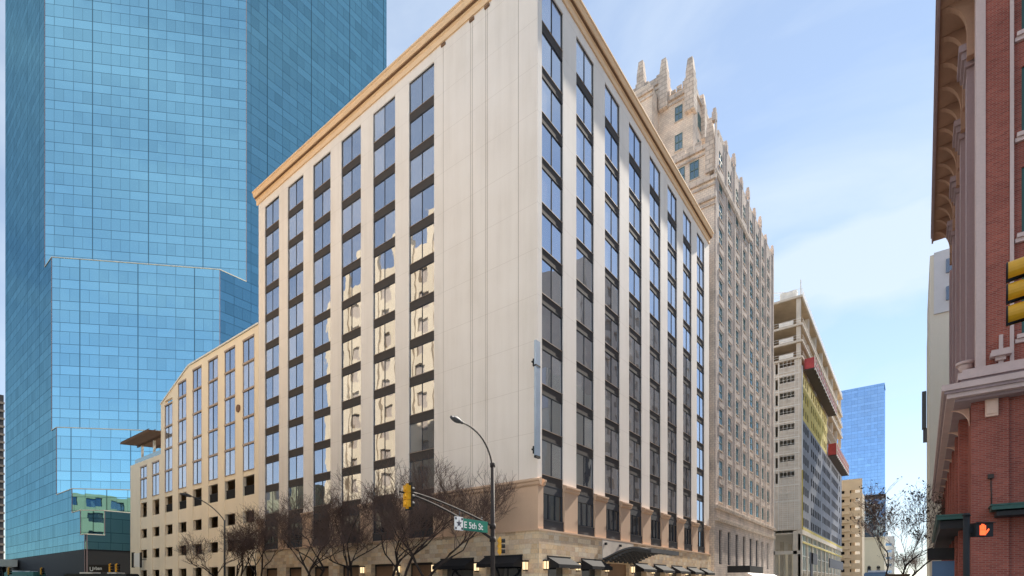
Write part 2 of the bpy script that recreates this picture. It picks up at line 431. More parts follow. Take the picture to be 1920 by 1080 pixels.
def windows(root, base, specs, limit=100, pane_parts=True):
    """specs: (frame, s, z, w, h, kind, recess[, name]).  The largest become parts, the rest one mesh."""
    def size(sp):
        fr, s, z, w, h = sp[:5]
        a = wpos(fr, s, 0, z); b = wpos(fr, s+w, 0, z+h)
        pa, pb = proj(*a), proj(*b)
        if pa[2] < 1 or pb[2] < 1: return 0
        inside = -60 < pa[0] < 1980 and -60 < pb[1] < 1100
        return abs(pa[0]-pb[0])*abs(pa[1]-pb[1])*(1 if inside else .001)
    order = sorted(specs, key=size, reverse=True)
    jr = random.Random(len(specs))
    rest = order[limit:]
    for sp in order[:limit]:
        fr, s, z, w, h, kind, rec = sp[:7]
        q = window_meshes(kind, w, h, rec)
        o = bpy.data.objects.new('window', q[5]); C.objects.link(o); o.parent = root
        p = wpos(fr, s, 0, z); o.location = (p[0]-base[0], p[1]-base[1], p[2]-base[2]); o.rotation_euler = (0, 0, fr[2])
        c = bpy.data.objects.new('pane', q[6]); C.objects.link(c); c.parent = o
        c.rotation_euler = (jr.uniform(-.003, .003), 0, jr.uniform(-.003, .003))
        if q[4]:
            c = bpy.data.objects.new(q[4][0], q[4][1]); C.objects.link(c); c.parent = o
    if rest:
        vs, fs, ms, mats = [], [], [], []
        for sp in rest:
            fr, s, z, w, h, kind, rec = sp[:7]
            q = window_meshes(kind, w, h, rec)
            srcs = [(q[0].v, q[0].f, q[0].m, q[2]), (q[1].v, q[1].f, q[1].m, q[3])]
            if q[4]:
                me = q[4][1]; srcs.append(([tuple(v.co) for v in me.vertices], [tuple(p.vertices) for p in me.polygons], [p.material_index for p in me.polygons], [m_.name for m_ in me.materials]))
            for V_, F_, I_, T_ in srcs:
                for n_ in T_:
                    if n_ not in mats: mats.append(n_)
                i = len(vs); cc, nn = math.cos(fr[2]), math.sin(fr[2]); o = wpos(fr, s, 0, z)
                vs += [(o[0]-base[0]+x*cc-y*nn, o[1]-base[1]+x*nn+y*cc, o[2]-base[2]+zz) for x, y, zz in V_]
                fs += [tuple(i+k for k in f) for f in F_]; ms += [mats.index(T_[k]) for k in I_]
        mb = MB(); mb.v = vs; mb.f = fs; mb.m = ms; mb.sm = [False]*len(fs)
        tag(mb.build('distant_windows', mats, root), kind='stuff')

def wall_with_holes(mb, fr, s0, s1, z0, z1, holes, th=.35, m=0, back=True, mb_back=1):
    """solid wall strip with rectangular holes (s,z,w,h), front face at out=0, thickness inward"""
    mb.frame(fr[0], fr[1], fr[2])
    cols = sorted({round(h[0], 3) for h in holes})
    byc = {}
    for h in holes: byc.setdefault((round(h[0], 3), round(h[2], 3)), []).append(h)
    x = s0
    for (a, w), hs in sorted(byc.items()):
        if a > x+1e-4: mb.box(x, a, 0, th, z0, z1, m)
        z = z0
        for h in sorted(hs, key=lambda q: q[1]):
            if h[1] > z+1e-4: mb.box(a, a+w, 0, th, z, h[1], m)
            z = h[1]+h[3]
        if z < z1-1e-4: mb.box(a, a+w, 0, th, z, z1, m)
        x = a+w
    if x < s1-1e-4: mb.box(x, s1, 0, th, z0, z1, m)
    mb.fr = None

def text_mesh(name, body, size, mat, parent, loc, rot, extrude=.005, align='LEFT'):
    cu = bpy.data.curves.new(name, 'FONT'); cu.body = body; cu.size = size; cu.extrude = extrude; cu.align_x = align; cu.offset = size*.012
    tmp = bpy.data.objects.new('tmp', cu); C.objects.link(tmp)
    dg = bpy.context.evaluated_depsgraph_get(); me = bpy.data.meshes.new_from_object(tmp.evaluated_get(dg))
    bpy.data.objects.remove(tmp); me.name = name
    me.materials.clear(); me.materials.append(M[mat])
    o = bpy.data.objects.new(name, me); C.objects.link(o); o.parent = parent; o.location = loc; o.rotation_euler = rot
    return o

# =================================================================== GROUND
def sheet(name, x0, x1, y0, y1, z, mt, kind='structure'):
    mb = MB(); mb.face([(x0, y0, z), (x1, y0, z), (x1, y1, z), (x0, y1, z)]); return tag(mb.build(name, mt), kind=kind)
sheet('ground', -3000, 3000, -3000, 3000, 0, 'asphalt')
def pavement(x0, x1, y0, y1):
    mb = MB(); mb.box(x0, x1, y0, y1, .002, .15); tag(mb.build('pavement', 'sidewalk'), kind='structure')
pavement(-5, 79, -4.6, 78.5)                 # hotel block
pavement(-5, 79, -60, -17.8)                 # brick building block
pavement(-70, -17.5, -2.0, 64)               # block across the side street
pavement(-7, 64, 88.5, 158)                  # glass tower block
pavement(96, 240, -4.6, 60); pavement(96, 240, -60, -17.8)
mk = MB()
for k in range(8): mk.face([(-12.5+.9*k-4, -16.5, .004), (-12-.0+.9*k-4, -16.5, .004), (-12+.9*k-4, -6, .004), (-12.5+.9*k-4, -6, .004)])
for k in range(11): mk.face([(-4.4, -16+.95*k, .004), (-1.8, -16+.95*k, .004), (-1.8, -15.6+.95*k, .004), (-4.4, -15.6+.95*k, .004)])
for k in range(30): mk.face([(2+6*k, -11.3, .004), (5+6*k, -11.3, .004), (5+6*k, -11.15, .004), (2+6*k, -11.15, .004)])
tag(mk.build('road_marking', 'paint_white'), kind='structure')

# =================================================================== HOTEL
hotel = thing('hotel_building', 'cream hotel block with dark banded window columns, tan cornice and stone base', 'building')
LF = (0, 38.17, LW)   # facade facing -x; local s = 38.17 - y
RF = (0, 0, 0)        # facade facing -y; local s = x
HL, HR = 38.17, 37.6
Lc = [HL-(10.07+4.745*k)-2.99 for k in range(6)]      # local s of left edge, width 2.99
Rc = [.53+4.672*k for k in range(8)]                  # width 2.78
REC = .12
# dark core behind the piers
core = MB(); core.box(.41, HR, .41, HL, .1, 43.5); core.build('wall_core', 'interior_dark', hotel)
wall = MB()
# left facade piers and blank wall, upper part
wall.frame(*LF)
xs = sorted(Lc)
prev = 0
for s in xs:
    wall.box(prev, s, 0, .4, 8.7, 44.4); prev = s+2.99
blank0 = prev
js = [blank0]+[HL-y for y in (9.05, 6.15, 5.97, 4.65, 4.5, 1.64)]+[HL]
for a, b in zip(js[:-1], js[1:]):
    wall.box(a+(0 if a == blank0 else .02), b-(0 if b == HL else .02), 0, .4, 8.7, 44.4)
for s in xs: wall.box(s, s+2.99, 0, .4, 43.55, 44.4)
# right facade piers
wall.frame(*RF); prev = .4
for s in Rc:
    wall.box(prev, s, 0, .4, 8.7, 44.4) if prev > .4 else wall.box(.4, s, 0, .4, 8.7, 44.4)
    wall.box(s, s+2.78, 0, .4, 43.55, 44.4); prev = s+2.78
wall.box(prev, HR, 0, .4, 8.7, 44.4)
wall.fr = None
wall.box(HR, HR+.3, 0, HL, 0, 44.4); wall.box(.4, HR, HL, HL+.01, 31, 44.4)
wall.box(.4, HR, .4, HL-.01, 43.6, 44.3)
wall.build('wall', 'stucco_cream', hotel)
jb = MB(); jb.frame(*LF)
for y in (9.05, 6.15, 5.97, 4.65, 4.5, 1.64): jb.box(HL-y-.02, HL-y+.02, .015, .1, 8.7, 44.4)
pieces('panel_joint', 'joint_dark', hotel, jb)
# tan second storey
tan = MB(); tan.frame(*LF); prev = 0
for s in xs: tan.box(prev, s, -.12, .4, 5.42, 8.4); prev = s+2.99
tan.box(prev, HL+.12, -.12, .4, 5.42, 8.4)
tan.frame(*RF); prev = .4
for s in Rc: tan.box(prev if prev > .4 else .4, s, -.12, .4, 5.42, 8.4); prev = s+2.78
tan.box(prev, HR, -.12, .4, 5.42, 8.4)
pieces('tan_pier', 'stucco_tan', hotel, tan)
led = MB()
cap = [(0, 8.4), (.18, 8.4), (.26, 8.5), (.26, 8.62), (.36, 8.7), (.36, 8.82), (0, 8.95)]
led.frame(*LF); prev = 0
for s in xs: led.profile(cap, prev-.05, s+.05); prev = s+2.99
led.profile(cap, prev-.05, HL+.36)
led.frame(*RF); prev = 0
for s in Rc:
    if prev > 0: led.profile(cap, prev-.08, s+.08)
    prev = s+2.78
led.profile(cap, .37, .6) ; led.profile(cap, prev-.08, HR)
led.fr = None
pieces('capital_ledge', 'stucco_tan', hotel, led)
# cornice
cor = MB()
profA = [(0, 44.4), (.12, 44.4), (.12, 44.85), (.2, 44.9), (.2, 45.0), (0, 45.0)]
profB = [(0, 45.0), (.34, 45.0), (.34, 45.08), (0, 45.08)]
profC = [(0, 45.08), (.42, 45.08), (.52, 45.3), (.52, 45.44), (.62, 45.5), (.62, 45.62), (0, 45.62)]
for fr, L in ((LF, HL), (RF, HR)):
    cor.frame(*fr)
    for pr, m in ((profA, 0), (profB, 1), (profC, 0)):
        pad = max(a for a, b in pr)
        if fr is LF: cor.profile(pr, -.3, L+pad, m)
        else: cor.profile(pr, 0, L+.3, m)
cor.fr = None; cor.box(0, HR, 0, HL, 44.4, 45.3)
cor.build('cornice', ['cornice_tan', 'cornice_dark'], hotel)
sc = MB(); sc.frame(*LF)
for s in (HL-9.0, HL-6.0, HL-4.5): sc.box(s-.22, s+.22, -.1, .0, 44.1, 44.3)
pieces('scupper', 'cornice_dark', hotel, sc)
# stone base with openings
stone = MB()
lop = [(HL-8.9, .1, 3.2, 3.42), (HL-4.4, .1, 3.2, 3.48)]+[(s, .1, 2.99, 3.3) for s in xs]
lop = [h for h in lop]
wall_with_holes(stone, (-.2, HL, LW), 0, HL+.25, 0.1, 5.3, [(a, b, w, h) for a, b, w, h in lop], .7)
rop = [(.9, .1, 2.8, 3.42), (5.6, .1, 3.1, 3.42), (9.9, .1, 4.2, 3.3), (15.1, .1, 2.8, 3.4), (19.7, .1, 2.9, 3.4), (24.4, .1, 2.9, 3.4), (29.1, .1, 2.9, 3.4), (33.6, .1, 2.4, 3.4)]
ob = stone; ob.frame(0, -.25, 0)
x = .502
for a, b, w, h in rop:
    ob.box(x, a, 0, .66, .1, 5.3); ob.box(a, a+w, 0, .66, b+h, 5.3); x = a+w
ob.box(x, HR+.25, 0, .66, .1, 5.3); ob.fr = None
stone.build('stone_base', 'ashlar', hotel)
bt = MB(); bt.frame(*LF); bt.profile([(0, 5.3), (.32, 5.3), (.32, 5.42), (0, 5.42)], 0, HL+.32); bt.frame(*RF); bt.profile([(0, 5.3), (.32, 5.3), (.32, 5.42), (0, 5.42)], .01, HR); bt.build('string_course', 'stucco_tan', hotel)
pp = MB(); pp.box(8.9, 14.8, -.31, -.252, 3.6, 5.28); pp.build('entrance_panel', 'board_tan', hotel)
# blank doors, shop openings and awnings
for i, s in enumerate(xs):
    p = MB(); p.frame(*LF); p.box(s+.02, s+2.97, .3, .36, .15, 3.35); p.box(s+.02, s+2.97, .22, .3, 3.2, 3.38, 1)
    p.box(s+.02, s+.1, .22, .3, .15, 3.2, 1); p.box(s+2.89, s+2.97, .22, .3, .15, 3.2, 1)
    p.build('shutter_panel', ['brown_panel', 'bronze'], hotel)
def awning(fr, s, w, z):
    a = MB(); a.frame(*fr)
    a.face([(s-.1, -.26, z), (s+w+.1, -.26, z), (s+w+.1, -1.25, z-.55), (s-.1, -1.25, z-.55)][::-1])
    a.face([(s-.1, -1.25, z-.55), (s+w+.1, -1.25, z-.55), (s+w+.1, -1.25, z-.8), (s-.1, -1.25, z-.8)][::-1])
    for q in (s-.1, s+w+.1): a.face([(q, -.26, z), (q, -1.25, z-.55), (q, -1.25, z-.8), (q, -.26, z-.8)])
    a.build('awning', 'black_fabric', hotel)
    b = MB(); b.frame(*fr); b.box(s-.14, s+w+.14, -.34, -.26, z-.02, z+.07); b.build('awning_rail', 'black_metal', hotel)
    g = MB(); g.frame(*fr); g.box(s, s+w, .3, .34, .15, z); g.build('shop_window', 'dark_glass', hotel)
awning((0, HL, LW), HL-8.9, 3.2, 3.55); awning((0, HL, LW), HL-4.4, 3.2, 3.62)
for a, b, w, h in rop:
    if a == 9.9:
        g = MB(); g.box(a, a+w, .1, .14, .15, 3.4); g.build('entrance_door', 'brown_panel', hotel); continue
    awning((0, 0, 0), a, w, 3.55)
# wall lamps
def sconce(fr, s, z):
    l = MB(); l.frame(*fr); l.box(s-.2, s+.2, -.6, -.26, z+.26, z+.36); l.box(s-.12, s+.12, -.5, -.26, z-.36, z-.28); l.box(s-.05, s+.05, -.3, -.25, z-.28, z+.26)
    for q in (-.18, .15): l.box(s+q, s+q+.03, -.56, -.53, z-.28, z+.26)
    o = l.build('wall_lamp', 'black_metal', hotel)
    g = MB(); g.frame(*fr); g.box(s-.145, s+.145, -.52, -.31, z-.27, z+.25); g.build('lamp_glass', 'lamp_glow', o)
for y in (9.7, 5.2, .75, 14.0, 18.8): sconce(LF, HL-y, 2.9)
for x in (.45, 4.8, 9.5, 14.5, 19.1, 23.7, 28.6, 33.2): sconce(RF, x, 2.95)
# curved entrance canopy
cn = MB(); n = 14
for k in range(n):
    a, b = k/n, (k+1)/n
    zf = lambda q: 3.75+.95*math.sin(min(1, q*1.12)*math.pi*.66)**1.2-.18*q
    ya, yb = -.3-4.1*a, -.3-4.1*b
    for (p0, p1, m) in (((8.9, 14.9), 0, 0),):
        x0, x1 = p0
        cn.face([(x0, ya, zf(a)), (x0, yb, zf(b)), (x1, yb, zf(b)), (x1, ya, zf(a))], 0)
        cn.face([(x0, ya, zf(a)-.14), (x1, ya, zf(a)-.14), (x1, yb, zf(b)-.14), (x0, yb, zf(b)-.14)], 0)
        for x in (x0, x1): cn.face([(x, ya, zf(a)), (x, ya, zf(a)-.14), (x, yb, zf(b)-.14), (x, yb, zf(b))], 1)
    for j in range(7):
        xx = 9.2+.9*j; cn.box(xx, xx+.08, yb, ya, min(zf(a), zf(b))-.3, min(zf(a), zf(b))-.14, 1)
cn.box(8.9, 14.9, -4.46, -4.40, zf(1)-.3, zf(1)+.04, 1)
cn.build('entrance_canopy', ['bronze', 'galvanised'], hotel)
# spotlights over the entrance
for x in (9.3, 12.0):
    b = MB(); b.box(x-.1, x+.1, -.48, -.3, 4.85, 5.05); b.build('spotlight', 'black_metal', hotel)
# blade sign
bs = MB(); bs.box(-.66, -.16, -.34, -.18, 10.3, 18.05); bs.box(-.67, -.15, -.35, -.17, 16.3, 16.42, 1); bs.box(-.67, -.15, -.35, -.17, 10.15, 10.3, 1)
bsn = bs.build('blade_sign', ['blade_blue', 'black_metal'] if 'blade_blue' in M else ['galvanised', 'black_metal'], hotel)
bk = MB()
for z in (16.6, 10.6): bk.box(-.16, -.002, .15, .3, z, z+.5); bk.box(-.3, -.16, -.18, .3, z+.2, z+.3)
pieces('sign_bracket', 'black_metal', bsn, bk)
# windows
sp = []
for k in range(11):
    z = 9.42+3.155*k
    for s in Lc: sp.append((LF, s, z, 2.99, 2.42 if k < 10 else 2.58, 'hotel', REC))
    for s in Rc: sp.append((RF, s, z-.12, 2.78, 2.42 if k < 10 else 2.7, 'hotel', REC))
tp = MB(); tp.frame(*LF)
for s in Lc: tp.box(s, s+2.99, REC-.06, REC+.15, 8.05, 8.72)
tp.frame(*RF)
for s in Rc: tp.box(s, s+2.78, REC-.06, REC+.15, 8.05, 8.62)
tp.fr = None; pieces('head_panel', 'frame_dark', hotel, tp)
for s in Lc: sp.append((LF, s, 6.15, 2.99, 1.9, 'hotel_low', REC))
for s in Rc: sp.append((RF, s, 6.15, 2.78, 1.9, 'hotel_low', REC))
windows(hotel, (0, 0, 0), sp)

# =================================================================== PARKING WING
wing = thing('parking_building', 'sandy parking block with tall glass strips over open parking decks beside the hotel', 'building', (0, 38.2, 0))
WB = (0, 38.2, 0)
WF = (0, 79.2, LW)      # s = 79.2 - y
yc = [39.14, 43.75, 48.28, 52.95, 57.7, 62.4, 67.2, 72.1]; ww = 2.72
def wtop(y):
    if y < 57: return 30.9
    if y < 67: return 30.9-(y-57)*.32
    return 20.6
w = MB(off=WB); w.frame(*WF)
holes = []
wsp = []
garage = [(11.95, 14.2), (8.75, 10.15), (5.6, 6.95), (2.3, 3.8)]
for y in yc:
    s = 79.2-y-ww
    top = wtop(y+ww/2)
    for z0, z1 in garage: holes.append((s, z0, ww, z1-z0))
    zz = 14.8
    rows = [14.8, 17.95, 21.1, 24.25, 27.4]
    lim = top-.75
    for k, z in enumerate(rows):
        h = 3.15 if k else 3.15
        if z >= lim-.6: break
        h = min(h, lim-z)
        wsp.append((WF, s, z, ww, h, 'wing', .05))
    hz = lim
    holes.append((s, 14.8, ww, min(lim, 30.15)-14.8))
# high part y<67, low part above
hi = [h for h in holes if 79.2-h[0] < 67.5]; lo = [h for h in holes if 79.2-h[0] >= 67.5]
# main wall up to 27.0, sloping parapet piece above handled as polygon strip
def wallcols(mb, s0, s1, hs, topf):
    byc = {}
    for h in hs: byc.setdefault(round(h[0], 3), []).append(h)
    x = s0
    def col(a, b, z0):
        za, zb = topf(79.2-a), topf(79.2-b)
        i = len(mb.v)
        mb.v += [mb.P(p) for p in ((a,0,z0),(b,0,z0),(b,.4,z0),(a,.4,z0),(a,0,za),(b,0,zb),(b,.4,zb),(a,.4,za))]
        for q in ((0,3,2,1),(4,5,6,7),(0,1,5,4),(1,2,6,5),(2,3,7,6),(3,0,4,7)):
            mb.f.append(tuple(i+k for k in q)); mb.m.append(0); mb.sm.append(False)
    for a, hh in sorted(byc.items()):
        if a > x: col(x, a, .1)
        z = .1
        for h in sorted(hh, key=lambda q: q[1]):
            mb.box(a, a+ww, .06, .4, z, h[1]); z = h[1]+h[3]
        col(a, a+ww, z); x = a+ww
    if x < s1: col(x, s1, .1)
wallcols(w, 79.2-66.6, 79.2-38.2, hi, wtop)
wallcols(w, .0, 79.2-66.6, lo, lambda y: 20.6)
w.fr = None
w.box(.4, 30, 79.0, 79.2, .1, 20.6); w.box(.4, 30, 66.4, 66.6, 20.6, 27.6); w.box(.4, 36, 38.3, 57, 30, 30.3)
w.build('wall', 'stucco_wing', wing)
cpn = MB(off=WB); cpn.frame(*WF)
pts = [(0+12.6, 27.75), (79.2-57, 30.95), (79.2-38.2, 30.95)]
for (a, za), (b, zb) in zip(pts[:-1], pts[1:]):
    i = len(cpn.v)
    cpn.v += [cpn.P(p) for p in ((a,-.12,za),(b,-.12,zb),(b,.5,zb),(a,.5,za),(a,-.12,za+.18),(b,-.12,zb+.18),(b,.5,zb+.18),(a,.5,za+.18))]
    for q in ((0,3,2,1),(4,5,6,7),(0,1,5,4),(1,2,6,5),(2,3,7,6),(3,0,4,7)):
        cpn.f.append(tuple(i+k for k in q)); cpn.m.append(0); cpn.sm.append(False)
cpn.build('coping', 'trim_coping' if 'trim_coping' in M else 'paint_white', wing)
gd = MB(off=WB)
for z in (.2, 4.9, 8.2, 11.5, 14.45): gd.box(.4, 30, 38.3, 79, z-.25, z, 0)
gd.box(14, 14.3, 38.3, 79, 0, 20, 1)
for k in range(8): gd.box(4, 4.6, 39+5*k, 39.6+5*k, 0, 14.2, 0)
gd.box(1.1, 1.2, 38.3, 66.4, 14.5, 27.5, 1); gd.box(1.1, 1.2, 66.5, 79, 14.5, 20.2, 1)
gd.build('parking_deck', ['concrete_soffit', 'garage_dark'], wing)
for y in yc[:6]:
    r = MB(off=WB); r.frame(*WF); s = 79.2-y-ww
    r.box(s, s+ww, .2, .24, 11.95, 13.0); r.box(s, s+ww, .15, .28, 13.0, 13.07)
    for j in range(1, 9): r.box(s+ww*j/9-.02, s+ww*j/9+.02, .15, .2, 11.95, 13.0)
    r.build('guard_rail', 'black_metal', wing)
windows(wing, WB, wsp)
em = MB(off=WB); em.frame(*WF); em.tube((79.2-42.9, 0, 22.4), (79.2-42.9, -.12, 22.4), .45, n=20); em.build('round_vent', 'cornice_dark', wing)
# rooftop pergola
pg = thing('rooftop_pergola', 'timber slatted pergola on white posts on the low end roof of the parking block', 'pergola', (.4, 72, 20.6))
b = MB(off=(.4, 72, 20.6))
for y in (67.3, 71.5, 76.5):
    for x in (.7, 5): b.box(x, x+.28, y, y+.28, 20.6, 23.6 if x < 2 else 24.2)
pieces('post', 'paint_white', pg, b)
b = MB(off=(.4, 72, 20.6))
for k in range(26):
    y = 66.8+.46*k
    i = len(b.v)
    b.v += [b.P(p) for p in ((-1.6,y,23.6),(6,y,24.3),(6,y+.12,24.3),(-1.6,y+.12,23.6),(-1.6,y,23.85),(6,y,24.55),(6,y+.12,24.55),(-1.6,y+.12,23.85))]
    for q in ((0,3,2,1),(4,5,6,7),(0,1,5,4),(1,2,6,5),(2,3,7,6),(3,0,4,7)):
        b.f.append(tuple(i+k_ for k_ in q)); b.m.append(0); b.sm.append(False)
for x in (.7, 3, 5): b.box(x, x+.15, 66.6, 78.6, 23.5+x*.09, 23.8+x*.09)
for k in range(10): b.box(-1.5+.8*k, -1.4+.8*k, 66.7, 78.5, 23.95+(.07*k), 24.0+(.07*k))
b.build('slatted_roof', 'timber', pg)
b = MB(off=(.4, 72, 20.6)); b.box(.5, .55, 66.8, 78.8, 20.6, 21.6); b.build('glass_rail', 'teal_glass', pg)

# =================================================================== GLASS TOWER
tx, ty = -3.055, 90.55
twr = thing('glass_tower', 'tall blue mirrored glass office tower with stepped chamfered corner rising behind the hotel', 'skyscraper', (tx, ty, 0))
TB = (tx, ty, 0)
tiers = [(117.48, 65.0, 165.0), (112.18, 31.4, 64.9), (108.7, 18.6, 31.3), (98.39, 14.35, 18.5), (93.24, 10.1, 14.25), (90.79, 5.2, 10.0)]
# the tier that starts higher has the widest chamfer; each lower one steps out
zb = [65.0, 31.4, 18.6, 14.35, 10.1, 0.15]
for k, (ya, z0, z1) in enumerate(tiers):
    c = tx+ya
    z0 = zb[k]; z1 = [165, 65.0, 31.4, 18.6, 14.35, 10.1][k]
    poly = [(tx, ya), (c-ty, ty), (60.7, ty), (60.7, 155.5), (tx, 155.5)]
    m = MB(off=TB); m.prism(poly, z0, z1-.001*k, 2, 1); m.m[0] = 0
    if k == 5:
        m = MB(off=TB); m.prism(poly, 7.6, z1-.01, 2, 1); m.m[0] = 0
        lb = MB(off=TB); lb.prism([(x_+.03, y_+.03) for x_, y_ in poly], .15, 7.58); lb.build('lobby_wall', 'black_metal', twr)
    o = m.build('glass_storeys', ['tower_glass', 'concrete', 'tower_glass_shaded'], twr)
    if k:
        e = MB(off=TB)
        pa = tiers[k-1][0]; q = [(tx-.06, ya), (c-ty, ty-.06), (tx+pa-ty+.3, ty-.06), (tx-.06, pa+.3)]
        e.prism([(tx-.08, ya-.05), (c-ty-.05, ty-.08), (tx+pa-ty, ty-.08), (tx-.08, pa)], z1-.03, z1+.12)
        e.build('roof_ledge', 'pale_render', o)
    f = MB(off=TB)
    for px_, py_ in ((tx, ya), (c-ty, ty)): f.box(px_-.06, px_+.03, py_-.06, py_+.03, z0+.02, z1-.02)
    pieces('corner_trim', 'trim_mauve', o, f)

# =================================================================== ART DECO HOTEL TOWER (behind)
BB = (40.2, 0, 0)
bsn = thing('art_deco_tower', 'stepped art deco brick tower with stone pinnacles standing beyond the hotel', 'skyscraper', BB)
bx = [42.2+4.05*k for k in range(8)]
BF = (0, 0, 0)
bspec = []; bh = []
for i, x in enumerate(bx):
    for k in range(14):
        z = 12.6+3.42*k
        h = (x, z, 1.45 if i not in (4, 5) else 1.9, 2.0); bh.append(h)
        bspec.append((BF, h[0], z, h[2], h[3], 'sash', .07))
    bh.append((x, 4.3, h[2], 4.6))
    bspec.append((BF, x, 4.3, h[2], 4.6, 'plain', .3))
body = MB(off=BB)
# front facade with holes: lower stage up to 56 / upper stepped
body.box(40.2, 41.4, 0, .45, .1, 54.6); wall_with_holes(body, BF, 41.4, 76.0, .1, 60.6, bh, .45)
body.box(40.7, 75.8, .7, 24, .1, 54.5); body.box(47, 75.8, 1.2, 22, 54.5, 60.3)
for x in bx:
    for k in range(13): body.box(x-.04, x+2.0, -.07, -.002, 12.6+3.42*k+2.35, 12.6+3.42*k+3.1)
body.build('wall', 'old_brick', bsn)
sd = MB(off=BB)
sd.box(40.17, 40.68, .02, 24, .1, 54.6)            # flank, in the lit brick copy
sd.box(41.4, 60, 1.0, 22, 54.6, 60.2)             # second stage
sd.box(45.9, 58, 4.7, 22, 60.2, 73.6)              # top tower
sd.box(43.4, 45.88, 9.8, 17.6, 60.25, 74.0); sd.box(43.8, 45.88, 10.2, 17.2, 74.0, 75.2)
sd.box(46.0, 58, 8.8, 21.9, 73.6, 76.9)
sd.build('side_wall', 'old_brick_lit', bsn)
pr = MB(off=BB)
# vertical piers on the street facade
px_ = [40.25]+[x-.95 for x in bx[1:]]+[75.1]
for i, x in enumerate(px_):
    top = 61.6+(.9 if i % 2 == 0 else 0)
    pr.box(x+.1, x+.75, -.09, -.002, 11.8, top-.6)
    pr.box(x+.1, x+.75, -.12, .4, top-.6, top+.5); pr.box(x+.22, x+.63, -.06, .3, top+.5, top+1.0)
for x in bx:
    pr.box(x+2.15, x+2.32, -.05, -.002, 11.8, 60.2)
pieces('pier', 'old_brick', bsn, pr)
bd = MB(off=BB)
for z in (9.9, 11.5): bd.profile([(0, z), (.32, z), (.42, z+.3), (.42, z+.42), (0, z+.42)], 40.2, 76)
bd.profile([(0, 54.8), (.12, 54.8), (.3, 55.1), (.3, 55.4), (0, 55.4)], 40.2, 58)
bd.frame(0, 24, LW)
def lband(x, y0, y1, z, o=.25, h=.45):
    bd.box(24-y1, 24-y0, x-o, x, 0, 0)
bd.fr = None
for (x, y0, y1, z) in ((40.17, .0, 24, 54.0), (41.4, 1, 22, 59.4), (45.9, 4.7, 22, 72.6), (43.4, 9.7, 17.7, 73.4), (46.0, 9.0, 21.9, 76.3), (40.17, 0, 24, 51.5)):
    bd.box(x-.28, x, y0-.25, y1, z, z+.5); bd.box(x-.15, x, y0-.12, y1, z-.7, z-.4)
bd.box(45.9, 58, 4.45, 4.7, 72.6, 73.1)
pieces('stone_band', 'terracotta', bsn, bd)
pin = []
for (x, y, z, h, r) in [(45.9, 5.0, 73.6, 3.5, .68), (45.9, 8.9, 76, 3.3, .66), (45.9, 12.5, 77, 4.1, .68), (45.9, 16.4, 76.5, 4.0, .66), (45.9, 21.6, 76, 3.2, .55), (50.0, 4.7, 72, 2.6, .6),
                        (41.6, .9, 60.2, 3.0, .56), (54, 4.7, 70, 2.6, .5)]:
    p = MB(off=BB)
    p.box(x-r, x+r, y-r, y+r, z-4.2, z+.6); p.box(x-r*.8, x+r*.8, y-r*.8, y+r*.8, z+.6, z+h*.45)
    i = len(p.v); a, bq = r*.8, r*.5; z0, z1 = z+h*.45, z+h
    p.v += [p.P(q) for q in ((x-a,y-a,z0),(x+a,y-a,z0),(x+a,y+a,z0),(x-a,y+a,z0),(x-bq,y-bq,z1),(x+bq,y-bq,z1),(x+bq,y+bq,z1),(x-bq,y+bq,z1))]
    for q in ((4,5,6,7),(0,1,5,4),(1,2,6,5),(2,3,7,6),(3,0,4,7)):
        p.f.append(tuple(i+k for k in q)); p.m.append(0); p.sm.append(False)
    p.build('pinnacle', 'terracotta', bsn)
cr = MB(off=BB)
def crenel(x0, y0, x1, y1, z, n, up=.7):
    for k in range(n):
        t0 = (k+.15)/n; t1 = (k+.75)/n; q = up*(.6+.8*abs((k+.5)/n-.5)*2)
        xa, ya, xb, yb = x0+(x1-x0)*t0, y0+(y1-y0)*t0, x0+(x1-x0)*t1, y0+(y1-y0)*t1
        cr.box(min(xa, xb)-.1, max(xa, xb)+.1, min(ya, yb)-.1, max(ya, yb)+.1, z, z+q)
crenel(45.9, 5.4, 45.9, 9.8, 73.6, 5); crenel(46, 9.6, 46, 12, 76.9, 4); crenel(46, 13.2, 46, 21, 76.9, 8)
crenel(41.5, 2, 41.5, 22, 60.2, 18, .5); crenel(47, 4.8, 57, 4.8, 73.2, 6); crenel(42, .1, 76, .1, 60.6, 34, .8)
cr.build('parapet', 'terracotta', bsn)
# windows on the upper stages
for (y, z, w, h) in ((6.2, 69.2, 1.1, 2.1), (6.2, 64.9, 1.1, 2.3), (6.2, 61.4, 1.1, 2.0), (17.9, 73.2, 1.1, 1.9), (19.8, 73.2, 1.1, 1.9)):
    f = (45.9, 0, LW); bspec.append((f, -y-w, z, w, h, 'sash', -.04))
for (y, z, w, h) in ((2.4, 56.2, 1.2, 2.3), (4.3, 56.2, 1.2, 2.3), (7.6, 56.2, 1.2, 2.3), (9.4, 56.2, 1.2, 2.3)):
    bspec.append(((41.4, 0, LW), -y-w, z, w, h, 'sash', -.04))
for x, z in ((48, 68.6), (48, 64.6), (48, 61.2)): bspec.append(((0, 4.7, 0), x, z, 1.2, 2.2, 'sash', -.04))
windows(bsn, BB, bspec)
mq = MB(off=BB); mq.box(44.5, 52, -3.2, -.45, 3.4, 3.6); mq.box(44.5, 52, -3.3, -3.2, 3.2, 4.1); mq.box(44.4, 44.5, -3.3, -.45, 3.2, 4.1)
mq.build('marquee', 'black_metal', bsn)
aw = MB(off=BB)
for k in range(5):
    x = 55+4*k; aw.face([(x, -.45, 3.4), (x, -2.0, 2.5), (x+3.4, -2.0, 2.5), (x+3.4, -.45, 3.4)]); aw.face([(x, -2.0, 2.5), (x, -2.0, 2.1), (x+3.4, -2.0, 2.1), (x+3.4, -2.0, 2.5)])
